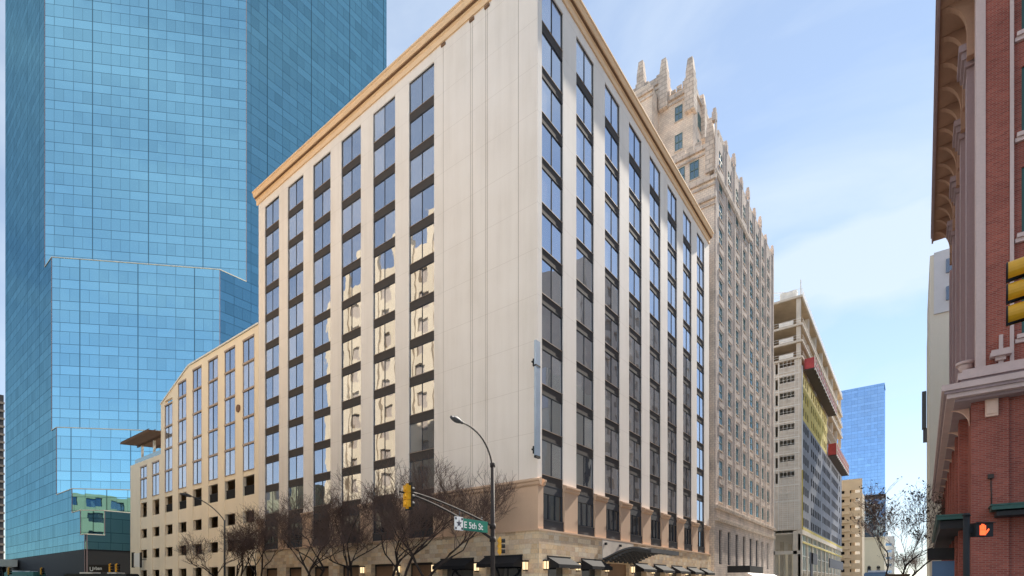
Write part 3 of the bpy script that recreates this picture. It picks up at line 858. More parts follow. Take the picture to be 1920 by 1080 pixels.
pieces('awning', 'canvas_white', bsn, aw, 2)

# =================================================================== BUILDING UNDER CONSTRUCTION
KB = (106, 0, 0)
con = thing('unfinished_building', 'tall concrete building under construction with yellow and grey sheathing and bare upper slabs', 'building', KB)
XE = 190
slabs = [67.8, 61.4, 57.6, 53.9]+[53.9-3.66*k for k in range(1, 12)]
fr = MB(off=KB)
for i, z in enumerate(slabs[:4]): fr.box(105.6, XE, -.3, 24, z-.45, z, 0)
for z in slabs[4:]: fr.box(106.5, XE, .5, 24, z-.3, z, 0)
for x in [106.1+11.9*k for k in range(8)]:
    for y in (.2, 8, 16): fr.box(x, x+.85, y, y+.85, .1 if y > 1 or x < 107 else 50, 67.4, 0)
for k in range(4): fr.box(120+17*k, 124+17*k, 6, 9, 50, 67.4, 0)
fr.box(106.0, XE, -.2, .6, 13.2, 14.2, 0)
for x in [106.1+8*k for k in range(11)]: fr.box(x, x+.8, -.1, .7, .1, 13.2, 0)
for y in (0.9, 5.5, 11): fr.box(106.0, 106.7, y, y+.8, .1, 14, 0)
fr.box(106.0, 106.5, 0, 24, 8.6, 9.4, 0)
fr.build('concrete_frame', ['concrete'], con)
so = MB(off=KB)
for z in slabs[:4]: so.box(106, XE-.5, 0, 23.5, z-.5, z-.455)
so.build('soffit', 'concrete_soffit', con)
inf = MB(off=KB)
# side facade: boarded bays with a column of openings
z = 53.9; lf = (106.0, 24, LW)
hol = []
for k in range(8):
    zt = 53.9-3.66*(k+1)
    hol.append((24-4.5, zt+1.85, 3.2, 1.45)); hol.append((24-5.4, zt+.6, .5, 2.4)); hol.append((24-12, zt+1.2, 4, 1.6))
wall_with_holes(inf, lf, 0, 24, 14.2, 53.4, hol, .3)
inf.build('side_boarding', 'board_tan', con)
gr = MB(off=KB); gr.frame(*lf)
for k in range(9):
    zt = 53.9-3.66*(k+1)
    gr.box(24-4.6, 24-1.3, -.25, -.18, zt+1.75, zt+1.83); gr.box(24-4.6, 24-1.3, -.25, -.18, zt+.5, zt+.58)
    for j in range(12): gr.box(24-4.6+.28*j, 24-4.55+.28*j, -.24, -.19, zt+.5, zt+1.8)
    gr.box(24-6.2, 24-.3, -.12, 0, zt-.1, zt+.12); gr.box(24-5.5, 24-4.9, -.1, 0, zt+.5, zt+.6)
for s in (24-5.5, 24-4.7, 24-1.3, 24-.5): gr.box(s-.06, s+.06, -.2, 0, 14.2, 53.4)
for k in range(42): gr.box(24-4.62, 24-.4, -.22, -.16, 14.6+.93*k, 14.66+.93*k)
for q in (.9, 2.1, 2.9, 3.7): gr.box(24-q-.03, 24-q+.03, -.24, -.2, 14.2, 53.4)
for k in range(12): gr.box(24-4.6, 24-.4, -.1, 0, 15+.95*k, 15.07+.95*k)
for k in range(9): gr.box(24-4.4+.5*k, 24-4.34+.5*k, -.08, 0, 14.4, 26)
gr.build('scaffold_rail', 'rail_white', con)
# street facade sheathing
zy = [14.2, 17.86, 21.5, 25.2, 28.8, 32.5, 36.1, 39.8, 43.5, 47.1, 50.8]
xcol = [108.6+2.95*k for k in range(26)]
def ybot(x): return 39.5
fspec = []; hg = []; hy = []
for i, x in enumerate(xcol):
    if i % 7 == 3: continue
    for k, z in enumerate(zy[:-1]):
        yel = (z > 38.5 and x < 150)
        if x > 150 and z > 42: continue
        (hy if yel else hg).append((x, z+1.1, 1.5, 1.9))
        fspec.append((( 0, -.0, 0), x, z+1.1, 1.5, 1.9, 'film' if not yel else 'plain', .18))
KF = (0, 0, 0)
gb = MB(off=KB); wall_with_holes(gb, KF, 107.4, XE, 14.2, 39.8, hg, .25)
wall_with_holes(gb, KF, 150, XE, 39.8, 43.5, [h for h in hg if h[1] > 39.8 and h[0] > 150], .25)
gb.m = [0]*len(gb.m); gb.build('grey_sheathing', 'grey_board', con)
yb = MB(off=KB); wall_with_holes(yb, KF, 107.4, 150, 39.8, 50.9, hy, .25)
yb.box(107.0, XE, -.16, -.002, 14.2, 14.9); yb.box(107.0, XE, -.16, -.002, 11.2, 11.6); yb.box(106.9, 107.3, -.14, .3, 14.2, 28)
yb.build('yellow_sheathing', 'yellow_board', con)
ed = MB(off=KB); ed.box(106.75, 107.4, -.1, .3, 28, 52); ed.build('corner_film', 'white_film', con)
gw = MB(off=KB); gw.box(108, XE-.5, .2, .25, 5, 13.2); gw.build('shopfront_glass', 'green_glass', con)
st = MB(off=KB)
for x in [108+2.4*k for k in range(33)]: st.box(x, x+.12, .05, .2, 4.2, 13.2)
for z in (11.7, 8.2, 4.9): st.box(108, XE-.5, .04, .2, z, z+.12)
st.build('steel_stud', 'rail_white', con)
windows(con, KB, fspec)
ns = MB(off=KB)
for (x0, x1) in ((96, 106), (128, 160)): ns.box(x0, x1, -3.2, -3.0, 6.0, 8.4)
ns.box(97, 99.5, -3.2, -3.0, .2, 8.4); pieces('hoarding_board', 'navy_board', con, ns)
rr = MB(off=KB)
for k in range(43):
    x = 105.8+2*k; rr.box(x-.04, x+.04, -.2, -.12, 67.8, 69.3)
for k in range(12): rr.box(105.66, 105.74, 2*k, 2*k+.08, 67.8, 69.3)
for z in (68.5, 69.2): rr.box(105.7, XE, -.19, -.14, z, z+.06); rr.box(105.68, 105.73, 0, 23, z, z+.06)
rr.box(106.2, 107.6, 1, 4.5, 67.8, 69.6); rr.box(105.8, 106.0, .0, .2, 67.8, 71.3); rr.tube((106.1, 3, 69.4), (106.4, 6.5, 70.6), .09)
for z in (57.6, 61.4, 53.9):
    for q in (.5, 1.05): rr.box(105.62, 105.67, 0, 22, z+q, z+q+.06); rr.box(106, XE, -.28, -.23, z+q, z+q+.06)
    rr.box(105.7, 105.75, 1.6, 4.6, z+.1, z+1.0)
rr.build('guard_rail', 'rail_white', con)
# red loading platforms
def platform(x0, x1, z0, z1, lab):
    B_ = (x0, -3, z0)
    p = thing('red_platform', lab, 'work platform', B_, 'red work platforms on the unfinished building')
    a = MB(off=B_); a.box(x0, x1, -2.4, -2.25, z0+.3, z1); a.box(x0, x0+.15, -2.25, -.35, z0+.3, z1); a.build('mesh_screen', 'red_panel', p)
    a = MB(off=B_); a.box(x0-.1, x1, -2.45, -.33, z0, z0+.25); a.build('deck', 'under_dark', p)
    a = MB(off=B_)
    for k in range(int((x1-x0)/3)+1): a.box(x0+3*k, x0+3*k+.12, -2.52, -2.4, z0-.3, z1+.4)
    a.box(x0-.1, x1, -2.52, -2.45, z0+.1, z0+.35); a.box(x0-.1, x1, -2.5, -2.41, (z0+z1)/2, (z0+z1)/2+.12)
    a.build('outrigger', 'rail_white', p)
platform(107.8, 150, 51.0, 53.7, 'upper long red screened platform jutting from the unfinished building under its bare slabs')
platform(150, 186, 39.4, 43.0, 'lower red screened platform at the far end of the unfinished building')

# =================================================================== FAR BUILDINGS
def holes_grid(s0, n, pitch, w, z0, m, fh, h): return [(s0+pitch*i, z0+fh*k, w, h) for i in range(n) for k in range(m)]
B1 = (205, -2.83, 0)
b1 = thing('balcony_building', 'beige apartment block with dark balcony slots beyond the unfinished building', 'building', B1)
m = MB(off=B1); hs = [(25.2, 3+3.3*k, 3.2, 1.15) for k in range(11)]+[(18+1.0, 3+3.3*k, 4.5, 1.15) for k in range(11)]
wall_with_holes(m, (205, 24, LW), 0, 29.1, 0, 41.2, hs, .8)
m.box(206.6, 253, -2.8, 24, 0, 41.1); m.box(205.8, 206.6, -2.8, -1.6, 0, 41.1)
m.build('wall', 'beige_far', b1)
m = MB(off=B1); m.box(206.3, 206.55, -1.5, 23, .1, 41); m.build('balcony_recess', 'interior_dark', b1)
for k in range(11):
    m = MB(off=B1); m.box(204.2, 204.95, -1.3, 3.4, 3+3.3*k-1.3, 3+3.3*k-.15); m.build('balcony', 'beige_far', b1)
BTB = (340, -10, 0)
b2 = thing('blue_glass_tower', 'distant flat topped blue glass tower at the end of the street', 'skyscraper', BTB)
m = MB(off=BTB); m.prism([(340, -6.8), (352, -6.8), (352, 40), (340, 40)], 0, 116.6, 0); m.build('curtain_wall', 'far_blue_glass', b2)
m = MB(off=BTB); m.prism([(339.8, -7.0), (352.2, -7.0), (352.2, 40.2), (339.8, 40.2)], 116.6, 117.5, 0); m.build('parapet', 'far_blue_glass', b2)
b3 = thing('cream_block', 'low cream block with two arched windows at the far end of the street', 'building', (300, -6, 0))
m = MB(off=(300, -6, 0)); m.box(300, 308, -8.1, 10, 0, 25.5); m.box(299.6, 308, -8.3, 10, 25.5, 26.2); m.build('wall', 'cream_far', b3)
for y in (-6.6, 1.2, -2.7, 4.6):
    m = MB(off=(300, -6, 0)); m.box(299.8, 300.1, y, y+1.6, 8.2, 10.6); m.tube((299.8, y+.8, 10.6), (300.1, y+.8, 10.6), .8, n=16); m.build('arched_window', 'dark_glass', b3)
b4 = thing('dark_glass_block', 'dark blue glass office block between the beige block and the far tower', 'building', (320, -8, 0))
m = MB(off=(320, -8, 0)); m.prism([(331, -7.6), (338, -7.6), (338, 22), (331, 22)], 0, 50, 0); m.build('curtain_wall', 'far_dark_glass', b4)
m = MB(off=(320, -8, 0)); m.box(330.6, 338.2, -7.8, 22, 50, 52.5); m.build('roof_screen', 'dark_far', b4)
b5 = thing('white_block', 'small white office block seen past the street tree', 'building', (310, -10, 0))
m = MB(off=(310, -10, 0)); hs = holes_grid(.4, 1, 2, 2.6, 4, 6, 3.6, 1.4); wall_with_holes(m, (310, -8.1, LW), 0, 4.2, 0, 27, hs, .4); m.box(310.5, 316, -12.2, -8.3, 0, 27); m.build('wall', 'white_far', b5)
m = MB(off=(310, -10, 0)); m.box(310.3, 310.45, -12.1, -8.4, 3, 25); m.build('window_band', 'far_dark_glass', b5)
b6 = thing('striped_parking_block', 'dark louvred building with pale slab edges at the left edge', 'building', (0, 256, 0))
m = MB(off=(0, 256, 0)); m.box(-6, 11.7, 256, 280, 0, 74)
m.build('wall', 'dark_far', b6)
m = MB(off=(0, 256, 0))
for k in range(24): m.box(-6.2, 11.9, 255.7, 256, 1.5+3*k, 2.3+3*k)
m.build('slab_edge', 'soft_brown', b6)
b7 = thing('entrance_pavilion', 'small pale colonnaded entrance beside the foot of the glass tower', 'building', (-14, 150, 0))
m = MB(off=(-14, 150, 0)); m.box(-16, -3.4, 140, 148, 5.6, 7.2)
for k in range(5): m.box(-15.5+2.6*k, -14.7+2.6*k, 140.3, 141.2, .1, 5.6)
m.build('colonnade', 'pale_render', b7)
m = MB(off=(-14, 150, 0)); m.box(-15, -4, 143, 147.6, .1, 5.6); m.build('doorway', 'dark_glass', b7)

# =================================================================== BRICK BUILDING (right)
RB = (-.5, -22.4, 0)
rb = thing('red_brick_building', 'red brick corner building with pink stone cornices and green awnings on the right', 'building', RB, None, R(-.6))
NF = (-.5, -22.55, LW)   # s = -22.55 - y   (upper, set back 15 cm at the corner)
w = MB(off=RB)
# lower storeys
low = [(1.78, .1, 3.2, 3.6), (2.25, 6.55, 2.0, 2.75), (6.2, .1, 3.2, 3.6), (6.7, 6.55, 2.0, 2.75)]
wall_with_holes(w, (-.5, -22.4, LW), 0, 1.15, .1, 9.2, [], .5)
w.box(-.35, .0, -40, -23.55, .1, .11)
wall_with_holes(w, (-.38, -23.55, LW), 0, 16, .11, 9.2, [(.62, .3, 3.2, 3.5), (.75, 6.55, 2.0, 2.75), (5.4, .3, 3.2, 3.5), (5.6, 6.55, 2.0, 2.75)], .5)
# upper near face
wall_with_holes(w, (-.5, -22.82, LW), 0, .745, 10.4, 33, [], .5)
uw = [(.25, 14.75+4.05*k, 2.0, 2.7) for k in range(4)]+[(5.2, 14.75+4.05*k, 2.0, 2.7) for k in range(4)]
uw = [(a, b_-3.1+.0, c_, d_) for a, b_, c_, d_ in uw]
wall_with_holes(w, (-.36, -23.68, LW), 0, 16, 10.4, 33, uw, .5)
# street flank: solid wall
w.box(.02, 34, -23.0, -22.42, .1, 9.2); w.box(.02, 20, -23.2, -22.62, 10.4, 33)
for k in range(9): w.box(2.2+3.6*k, 3.2+3.6*k, -22.42, -22.12, .1, 9.2)
w.box(0, 34, -40, -39.6, .1, 27); w.box(.5, 20, -39, -23.3, 26, 27)
w.build('brick_wall', 'red_brick', rb)
q = MB(off=RB); q.frame(-.5, -22.55, LW)
q.box(-.02, .29, -.05, .5, 10.4, 33); q.box(1.02, 1.14, -.05, .5, 10.4, 33)
q.fr = None
q.build('quoin', 'trim_pink', rb)
q = MB(off=RB)
for k in range(5):
    x = .9+4.7*k; q.box(x, x+1.0, -22.62, -22.32, 9.9, 24.3); q.box(x+1.3, x+1.6, -22.62, -22.42, 9.9, 24.3)
pieces('pilaster', 'trim_mauve', rb, q)
q = MB(off=RB)
for k in range(4):
    x = .9+4.7*k
    for j, (o, h) in enumerate(((0.0, .35), (.1, .2), (.2, .25))): q.box(x-.15-o, x+1.15+o, -22.62, -22.24+o, 24.3+.3*j, 24.6+.3*j)
pieces('pilaster_capital', 'trim_mauve', rb, q, 3)
# eave with arched brackets
EZ = 27.0
q = MB(off=RB); q.box(-1.2, 20.2, -22.9, -21.4, EZ, EZ+.25, 1); q.box(-1.2, 20.2, -21.4, -21.3, EZ-.15, EZ+.5, 0); q.box(-1.2, 20.2, -22.9, -21.25, EZ+.25, EZ+.6, 0)
q.build('eave', ['trim_mauve', 'soffit_brown'], rb)
for k in range(13):
    a = MB(off=RB); x = .3+1.55*k; n = 8
    prev = None
    for j in range(n+1):
        t_ = j/n*math.pi/2; yy = -22.3+.88*(1-math.cos(t_)); zz = EZ-1.5+1.5*math.sin(t_)
        if prev: a.v += [a.P(p) for p in ((x, prev[0], prev[1]), (x+.3, prev[0], prev[1]), (x+.3, yy, zz), (x, yy, zz), (x, prev[0], EZ), (x+.3, prev[0], EZ), (x+.3, yy, EZ), (x, yy, EZ))]; i = len(a.v)-8; a.f += [(i, i+1, i+2, i+3), (i, i+3, i+7, i+4), (i+1, i+5, i+6, i+2)]; a.m += [0]*3; a.sm += [False]*3
        prev = (yy, zz)
    a.box(x, x+.3, -22.62, -22.3, EZ-2.6, EZ, 0)
    a.build('eave_bracket', 'soffit_brown', rb)
# lower cornice (two steps)
q = MB(off=RB)
def ring(o, z0, z1, m=0):
    q.box(-.5-o, 34, -22.4+o-.0, -22.4, z0, z1, m) if False else None
    q.box(-.5-o, 34.2, -23.2, -22.4+o, z0, z1, m); q.box(-.5-o, 0, -40, -23.2, z0, z1, m)
ring(.55, 9.2, 9.32, 1); ring(.82, 9.32, 9.5); ring(.9, 9.5, 9.62, 1); ring(.98, 9.62, 9.86)
ring(.62, 9.86, 9.95, 1); ring(.35, 9.95, 10.12, 1); ring(.45, 10.12, 10.4); ring(.30, 10.4, 10.55)
q.build('cornice', ['trim_pink', 'trim_mauve'], rb)
for k in range(9):
    a = MB(off=RB); x = .9+3.6*k; prev = None; n = 8
    if k == 0: x = .3
    for j in range(n+1):
        t_ = j/n*math.pi/2; yy = -22.38+.6*(1-math.cos(t_)); zz = 9.2-.75+.75*math.sin(t_)
        if prev: a.v += [a.P(p) for p in ((x, prev[0], prev[1]), (x+.22, prev[0], prev[1]), (x+.22, yy, zz), (x, yy, zz), (x, prev[0], 9.2), (x+.22, prev[0], 9.2), (x+.22, yy, 9.2), (x, yy, 9.2))]; i = len(a.v)-8; a.f += [(i, i+1, i+2, i+3), (i, i+3, i+7, i+4), (i+1, i+5, i+6, i+2)]; a.m += [0]*3; a.sm += [False]*3
        prev = (yy, zz)
    a.build('cornice_bracket', 'scroll_white', rb)
q = MB(off=RB); q.frame(-.5, -22.4, LW); q.box(.42, .82, -.14, 0, 8.5, 9.2); q.box(.46, .78, -.18, -.14, 8.6, 9.1); q.build('keystone', 'scroll_white', rb)
q = MB(off=RB); q.frame(-.5, -22.82, LW)
q.box(.14, .78, -.4, 0, 10.85, 11.0); q.box(.18, .74, -.32, 0, 11.0, 11.12); q.box(.42, .54, -.14, 0, 11.12, 11.75); q.box(.3, .62, -.25, 0, 10.7, 10.85); q.box(.4, .55, -.15, 0, 10.45, 10.7)
q.build('wall_bracket', 'trim_pink', rb)
q = MB(off=RB); q.tube((.9, -22.3, 10.95), (.9, -22.3, 11.25), .18, .32, 16); q.tube((.9, -22.3, 11.25), (.9, -22.3, 11.38), .36, .36, 16); q.build('half_round_ledge', 'trim_pink', rb)
def green_awning(poly, z, pts):
    q = MB(off=RB); q.prism(poly, z-.16, z, 0); q.prism([(x*1.0, y) for x, y in pts], z, z+.06, 0); q.build('green_awning', 'green_metal', rb)
green_awning([(-1.6, -30), (-.5, -30), (-.5, -22.95), (-1.6, -22.95)], 4.72, [(-1.64, -30), (-.5, -30), (-.5, -22.91), (-1.64, -22.91)])
green_awning([(.6, -22.4), (17, -22.4), (17, -21.3), (.6, -21.3)], 4.65, [(.55, -22.4), (17, -22.4), (17, -21.26), (.55, -21.26)])
q = MB(off=RB); q.box(-1.5, -.55, -29.9, -23.1, 4.32, 4.5); q.box(.8, 16.8, -22.35, -21.4, 4.1, 4.45); pieces('awning_frame', 'black_metal', rb, q)
q = MB(off=RB); q.frame(-.5, -22.4, LW); q.box(.5, .68, -.2, 0, 5.95, 6.12); q.tube((.6, -.03, 5.95), (.62, -.03, 4.9), .02); q.build('wall_floodlight', 'bronze', rb)
q = MB(off=RB); q.box(7.5, 9.2, -22.4, -21.0, 3.0, 3.6); q.build('hanging_canopy', 'black_metal', rb)
q = MB(off=RB); q.box(7.7, 7.8, -22.2, -21.2, 1.2, 2.9); q.build('poster_panel', 'truck_blue', rb)
rs = []
for a, b_, c_, d_ in uw: rs.append(((-.36, -23.68, LW), a, b_, c_, d_, 'green', .12))
for a in (.75, 5.6): rs.append(((-.38, -23.55, LW), a, 6.55, 2.0, 2.75, 'green', .12))
windows(rb, RB, rs)
q = MB(off=RB); q.box(-.1, -.02, -39, -23.6, .2, 3.9); q.build('shop_window', 'dark_glass', rb)
# pale building behind it
pb = thing('pale_rendered_building', 'pale rendered block with white upper floors behind the red brick building', 'building', (35.3, -21, 0))
PB = (35.3, -21, 0)
m = MB(off=PB); m.box(35.3, 50, -40, -21.67, .1, 30.0); m.box(35.3, 49, -40, -21.7, 30.0, 33.4); m.build('wall', 'pale_render', pb)
m = MB(off=PB); m.box(35.15, 35.3, -40, -22.0, 27.6, 33.5); m.build('white_panel', 'white_render', pb)
m = MB(off=PB)
for z in (28.6, 31.2): m.box(35.0, 35.15, -23.9, -22.9, z, z+1.3)
pieces('window', 'dark_glass', pb, m)
m = MB(off=PB); m.box(47, 48, -21.6, -21.2, 19.6, 23.8); m.box(47.3, 47.6, -21.67, -21.3, 18, 19.6); m.build('wall_sign', 'galvanised', pb)

# =================================================================== BLOCKS ACROSS THE SIDE STREET (mirrored in the glass, one added for bounce light)
rf = thing('cream_stone_tower', 'cream stone tower with spiky parapet across the side street, mirrored in the hotel windows', 'building', (-23, 30, 0))
RFB = (-23, 30, 0)
m = MB(off=RFB); hs = holes_grid(2.2, 9, 4.1, 1.7, 6, 12, 3.7, 2.2)
wall_with_holes(m, (-24.6, 22, math.pi/2), 0, 40, .1, 52, hs, .4); m.box(-40, -25.2, 22.2, 61.8, .1, 51.8)
for k in range(9): m.box(-24.6, -24.3, 22.4+4.1*k, 23.5+4.1*k, .1, 54.5+(2.2 if k % 2 else 0))
m.build('wall', 'reflect_cream', rf)
m = MB(off=RFB); m.box(-25.1, -24.95, 22.4, 61.6, 4, 51); m.build('window_glass', 'soft_brown', rf)
rk = thing('added_bounce_block', 'unseen pale block added across the side street to bounce light onto the hotel corner', 'building', (-28, 8, 0))  # out of view, added as a reflector to brighten the hotel corner wall
m = MB(off=(-28, 8, 0)); hs = holes_grid(2, 5, 4.4, 1.8, 5, 9, 3.8, 2.0)
wall_with_holes(m, (-28.2, -4, math.pi/2), 0, 25, .1, 42, hs, .4); m.box(-48, -28.7, -3.8, 20.8, .1, 41.8); m.build('wall', 'white_render', rk)
m = MB(off=(-28, 8, 0)); m.box(-28.65, -28.5, -3.6, 20.6, 4, 41); m.build('window_glass', 'soft_brown', rk)
rg = thing('olive_stone_block', 'olive stone block across the street from the glass tower', 'building', (-45, 84, 0))
m = MB(off=(-45, 84, 0)); hs = holes_grid(2, 8, 4.2, 2.4, 3, 5, 3.8, 1.9)
wall_with_holes(m, (-24, 70, math.pi/2), 0, 38, .1, 21, hs, .4); m.box(-60, -24.5, 70, 108, .1, 20.8); m.build('wall', 'olive_stone', rg)
m = MB(off=(-45, 84, 0)); m.box(-24.45, -24.35, 70.2, 107.8, 2, 20); m.build('window_glass', 'dark_glass', rg)

rs2 = thing('dark_brown_block', 'tall dark brown office block behind the brick building, mirrored in the hotel street windows', 'building', (68, -32, 0))
m = MB(off=(68, -32, 0)); hs = holes_grid(2, 12, 5.4, 2.2, 4, 17, 3.9, 2.3)
wall_with_holes(m, (136, -33, math.pi), 0, 68, .1, 71, hs, .4); m.box(68, 136, -70, -33.6, .1, 70.8); m.build('wall', 'brown_block', rs2)
m = MB(off=(68, -32, 0)); m.box(68.4, 135.6, -33.5, -33.35, 3, 70); m.build('window_glass', 'soft_brown', rs2)

# =================================================================== STREET FURNITURE
# mast arm signal pole at the hotel corner
SPB = (-4.95, -.1, .15)
sg = thing('signal_pole', 'dark traffic signal pole with curved lamp arm and long mast arm at the hotel corner', 'signal pole', SPB)
m = MB(off=SPB); m.tube((-4.95, -.1, .15), (-4.95, -.1, 8.95), .15, .12, 12); m.tube((-4.95, -.1, .15), (-4.95, -.1, .6), .22, .2, 12); m.tube((-4.95, -.1, 8.75), (-4.95, -.1, 9.0), .16, .16, 12)
for z in (4.35, 5.15): m.tube((-4.95, -.1, z-.15), (-4.95, -.1, z+.15), .19, .19, 12)
m.build('pole', 'pole_brown', sg)
m = MB(off=SPB); pts = []
for k in range(13):
    t_ = k/12; pts.append((-5.0-2.75*(.25*t_+.75*t_*t_), -.1, 8.85+1.95*math.sin(t_*math.pi*.5)))
m.path(pts, [.055-.015*k/12 for k in range(13)], 8); m.build('lamp_arm', 'pole_brown', sg)
e = pts[-1]
m = MB(off=SPB); L = .95; n = 8
prev = None
for k in range(n+1):
    t_ = k/n; r = .17*math.sin(max(.12, t_)*math.pi*.93)**.6; c = Vector((e[0]-L*t_+.1, -.1, e[2]+.10*t_))
    if prev: m.tube(prev[0], c, prev[1], r, 10, 0, caps=(k in (1, n)))
    prev = (c, r)
m.build('lamp_head', 'galvanised', sg)
m = MB(off=SPB)
def arm(z0, z1, r0, r1, s1=7.3):
    P_ = []
    for k in range(9):
        t_ = k/8; P_.append((-4.95-s1*t_, -.1, z0+(z1-z0)*(1-(1-t_)**1.5)))
    m.path(P_, [r0+(r1-r0)*k/8 for k in range(9)], 8); return P_
lowp = arm(4.35, 6.25, .085, .05); upp = arm(5.15, 6.35, .07, .05, 7.0)
for k in range(1, 8): m.tube(lowp[k], upp[k], .03, .03, 6)
m.build('mast_arm', 'pole_brown', sg)

def signal_head(base, rot, lab, sc_=1.0, plate=True, lit=None):
    o = thing('traffic_signal', lab, 'traffic light', base, 'yellow traffic signals', rot)
    b = MB()
    for k in range(3):
        z = (.36*(k-1))*sc_
        b.box(-.17*sc_, .17*sc_, -.1*sc_, .12*sc_, z-.165*sc_, z+.165*sc_)
        b.tube((0, .12*sc_, z), (0, .17*sc_, z), .13*sc_, .08*sc_, 12)
    b.box(-.06*sc_, .06*sc_, -.05*sc_, .05*sc_, -.62*sc_, .62*sc_)
    b.build('housing', 'signal_yellow', o)
    if plate:
        b = MB(); b.box(-.29*sc_, -.172*sc_, -.115*sc_, -.095*sc_, -.68*sc_, .68*sc_); b.box(.172*sc_, .29*sc_, -.115*sc_, -.095*sc_, -.68*sc_, .68*sc_)
        b.box(-.172*sc_, .172*sc_, -.115*sc_, -.095*sc_, .53*sc_, .68*sc_); b.box(-.172*sc_, .172*sc_, -.115*sc_, -.095*sc_, -.68*sc_, -.53*sc_)
        b.build('backplate', 'black_metal', o)
    for k in range(3):
        z = (.36*(k-1))*sc_; v = MB(); n = 14; r = .145*sc_
        for j in range(n):
            a0, a1 = R(-62)+R(304)*j/n, R(-62)+R(304)*(j+1)/n
            p = lambda a, y, rr: (rr*math.cos(a), y, z+rr*math.sin(a))
            for rr in (r, r-.012): v.face([p(a0, -.1*sc_, rr), p(a1, -.1*sc_, rr), p(a1, -.36*sc_, rr), p(a0, -.36*sc_, rr)])
        vo = v.build('visor', ['black_metal'], o)
        l = MB(); l.tube((0, -.1*sc_, z), (0, -.13*sc_, z), .12*sc_, .10*sc_, 14); l.build('lens', 'green_lens' if lit == k else 'interior_dark', vo)
    return o
signal_head((-11.85, -.22, 6.05), R(84), 'yellow traffic signal with black backplate hanging at the end of the long mast arm', 1.02, True, 0)
signal_head((-4.62, -.4, 3.95), R(40), 'small yellow traffic signal bracketed to the side of the signal pole', .9, False)
# street name sign
SB = (-7.0, -.22, 5.02)
ss = thing('street_name_sign', 'green street name sign with white star panel hung on the mast arm', 'street sign', SB)
m = MB(); m.box(-.75, 1.42, -.02, .02, -.33, .33); m.build('green_blade', 'sign_green', ss)
m = MB(); m.box(-1.42, -.75, -.03, .02, -.38, .38)
m.build('emblem_panel', 'sign_white', ss)
m = MB()
for sx_ in (-1, 1):
    for sz_ in (-1, 1): m.tube((-1.085+.25*sx_, -.034, .27*sz_), (-1.085+.25*sx_, -.03, .27*sz_), .075, .075, 12)
st_ = []
for k in range(10):
    a = math.pi/2+k*math.pi/5; r = .24 if k % 2 == 0 else .10; st_.append((-1.085+r*math.cos(a), -.033, r*math.sin(a)))
m.face(st_[::-1])
m.build('star_emblem', 'navy_board', ss)
text_mesh('lettering', 'E 5th St', .52, 'sign_white', ss, (-.68, -.026, -.2), (R(90), 0, 0))
m = MB(); m.box(-1.44, 1.44, -.012, .012, -.35, -.33); m.box(-.75, 1.44, -.012, .012, .33, .35); m.tube((-.9, .1, .3), (-.9, .1, .75), .03); m.tube((1.0, .1, .3), (1.0, .1, .6), .03); m.build('hanger', 'galvanised', ss)
# pedestrian signal on its own pole by the brick corner
def at(px, d): 
    k = (px-VX)/F; return (CX+d*(.794+k*.608), CY+d*(.608-k*.794))
pp_ = at(1812, 11.7)
po = thing('pedestrian_signal', 'pedestrian signal showing a lit orange hand on a dark pole before the brick building', 'pedestrian signal', (pp_[0], pp_[1], .15))
m = MB(); m.tube((0, 0, -.14), (0, 0, 2.98), .06, .06, 12); m.tube((0, 0, -.14), (0, 0, .25), .13, .12, 12); m.tube((0, 0, 2.98), (0, 0, 3.04), .085, .05, 12); m.build('pole', 'black_metal', po)
ang = math.atan2(.608, .794)-math.pi/2     # facing back to the crossing
m = MB(); m.frame(0, 0, ang); m.box(.11, .49, -.12, .04, 2.51, 2.81); m.box(.04, .11, -.05, .05, 2.6, 2.72); m.box(.10, .50, -.17, -.12, 2.81, 2.825)
m.build('signal_box', 'black_metal', po)
m = MB(); m.frame(0, 0, ang)
m.box(.19, .32, -.128, -.122, 2.54, 2.65)
for j, (xx, hh) in enumerate(((.19, .10), (.225, .13), (.26, .125), (.295, .10))): m.box(xx, xx+.026, -.128, -.122, 2.655, 2.655+hh)
m.face([(.33, -.126, 2.56), (.40, -.126, 2.66), (.385, -.126, 2.69), (.325, -.126, 2.63)])
m.build('lit_hand', 'red_hand', po)
# near signal at the right edge on its own mast
sp_ = at(1955, 8.3)
ns_ = thing('traffic_signal', 'large near yellow traffic signal cut by the right edge of the view', 'traffic light', (sp_[0], sp_[1], 6.36), 'yellow traffic signals', ang-R(42))
b = MB()
for k in range(3):
    z = .355*(k-1); b.box(-.06, .16, -.17, .17, z-.17, z+.17)
b.box(.0, .1, -.05, .05, .53, .75); b.build('housing', 'signal_yellow', ns_)
for k in range(3):
    z = .355*(k-1)-.03; v = MB(); n = 16; r = .155
    for j in range(n):
        a0, a1 = R(-60)+R(300)*j/n, R(-60)+R(300)*(j+1)/n
        def p(a, x, rr, dz): return (x, rr*math.cos(a)*1.0, z+rr*math.sin(a)+dz)
        v.face([p(a0, -.06, r, .03), p(a1, -.06, r, .03), p(a1, -.42, r, -.0), p(a0, -.42, r, -.0)], 0, True)
        v.face([p(a0, -.06, r-.014, .03), p(a0, -.42, r-.014, 0), p(a1, -.42, r-.014, 0), p(a1, -.06, r-.014, .03)], 1, True)
        v.face([p(a0, -.42, r+.004, 0), p(a1, -.42, r+.004, 0), p(a1, -.42, r-.018, 0), p(a0, -.42, r-.018, 0)], 1)
        v.face([p(a0, -.40, r+.004, 0), p(a1, -.40, r+.004, 0), p(a1, -.42, r+.004, 0), p(a0, -.42, r+.004, 0)], 1)
    vo = v.build('visor', ['signal_yellow', 'black_metal'], ns_)
    l = MB(); l.tube((-.06, 0, z+.03), (-.09, 0, z+.03), .13, .1, 14); l.build('lens', 'interior_dark', vo)
mp_ = at(2300, 8.3)
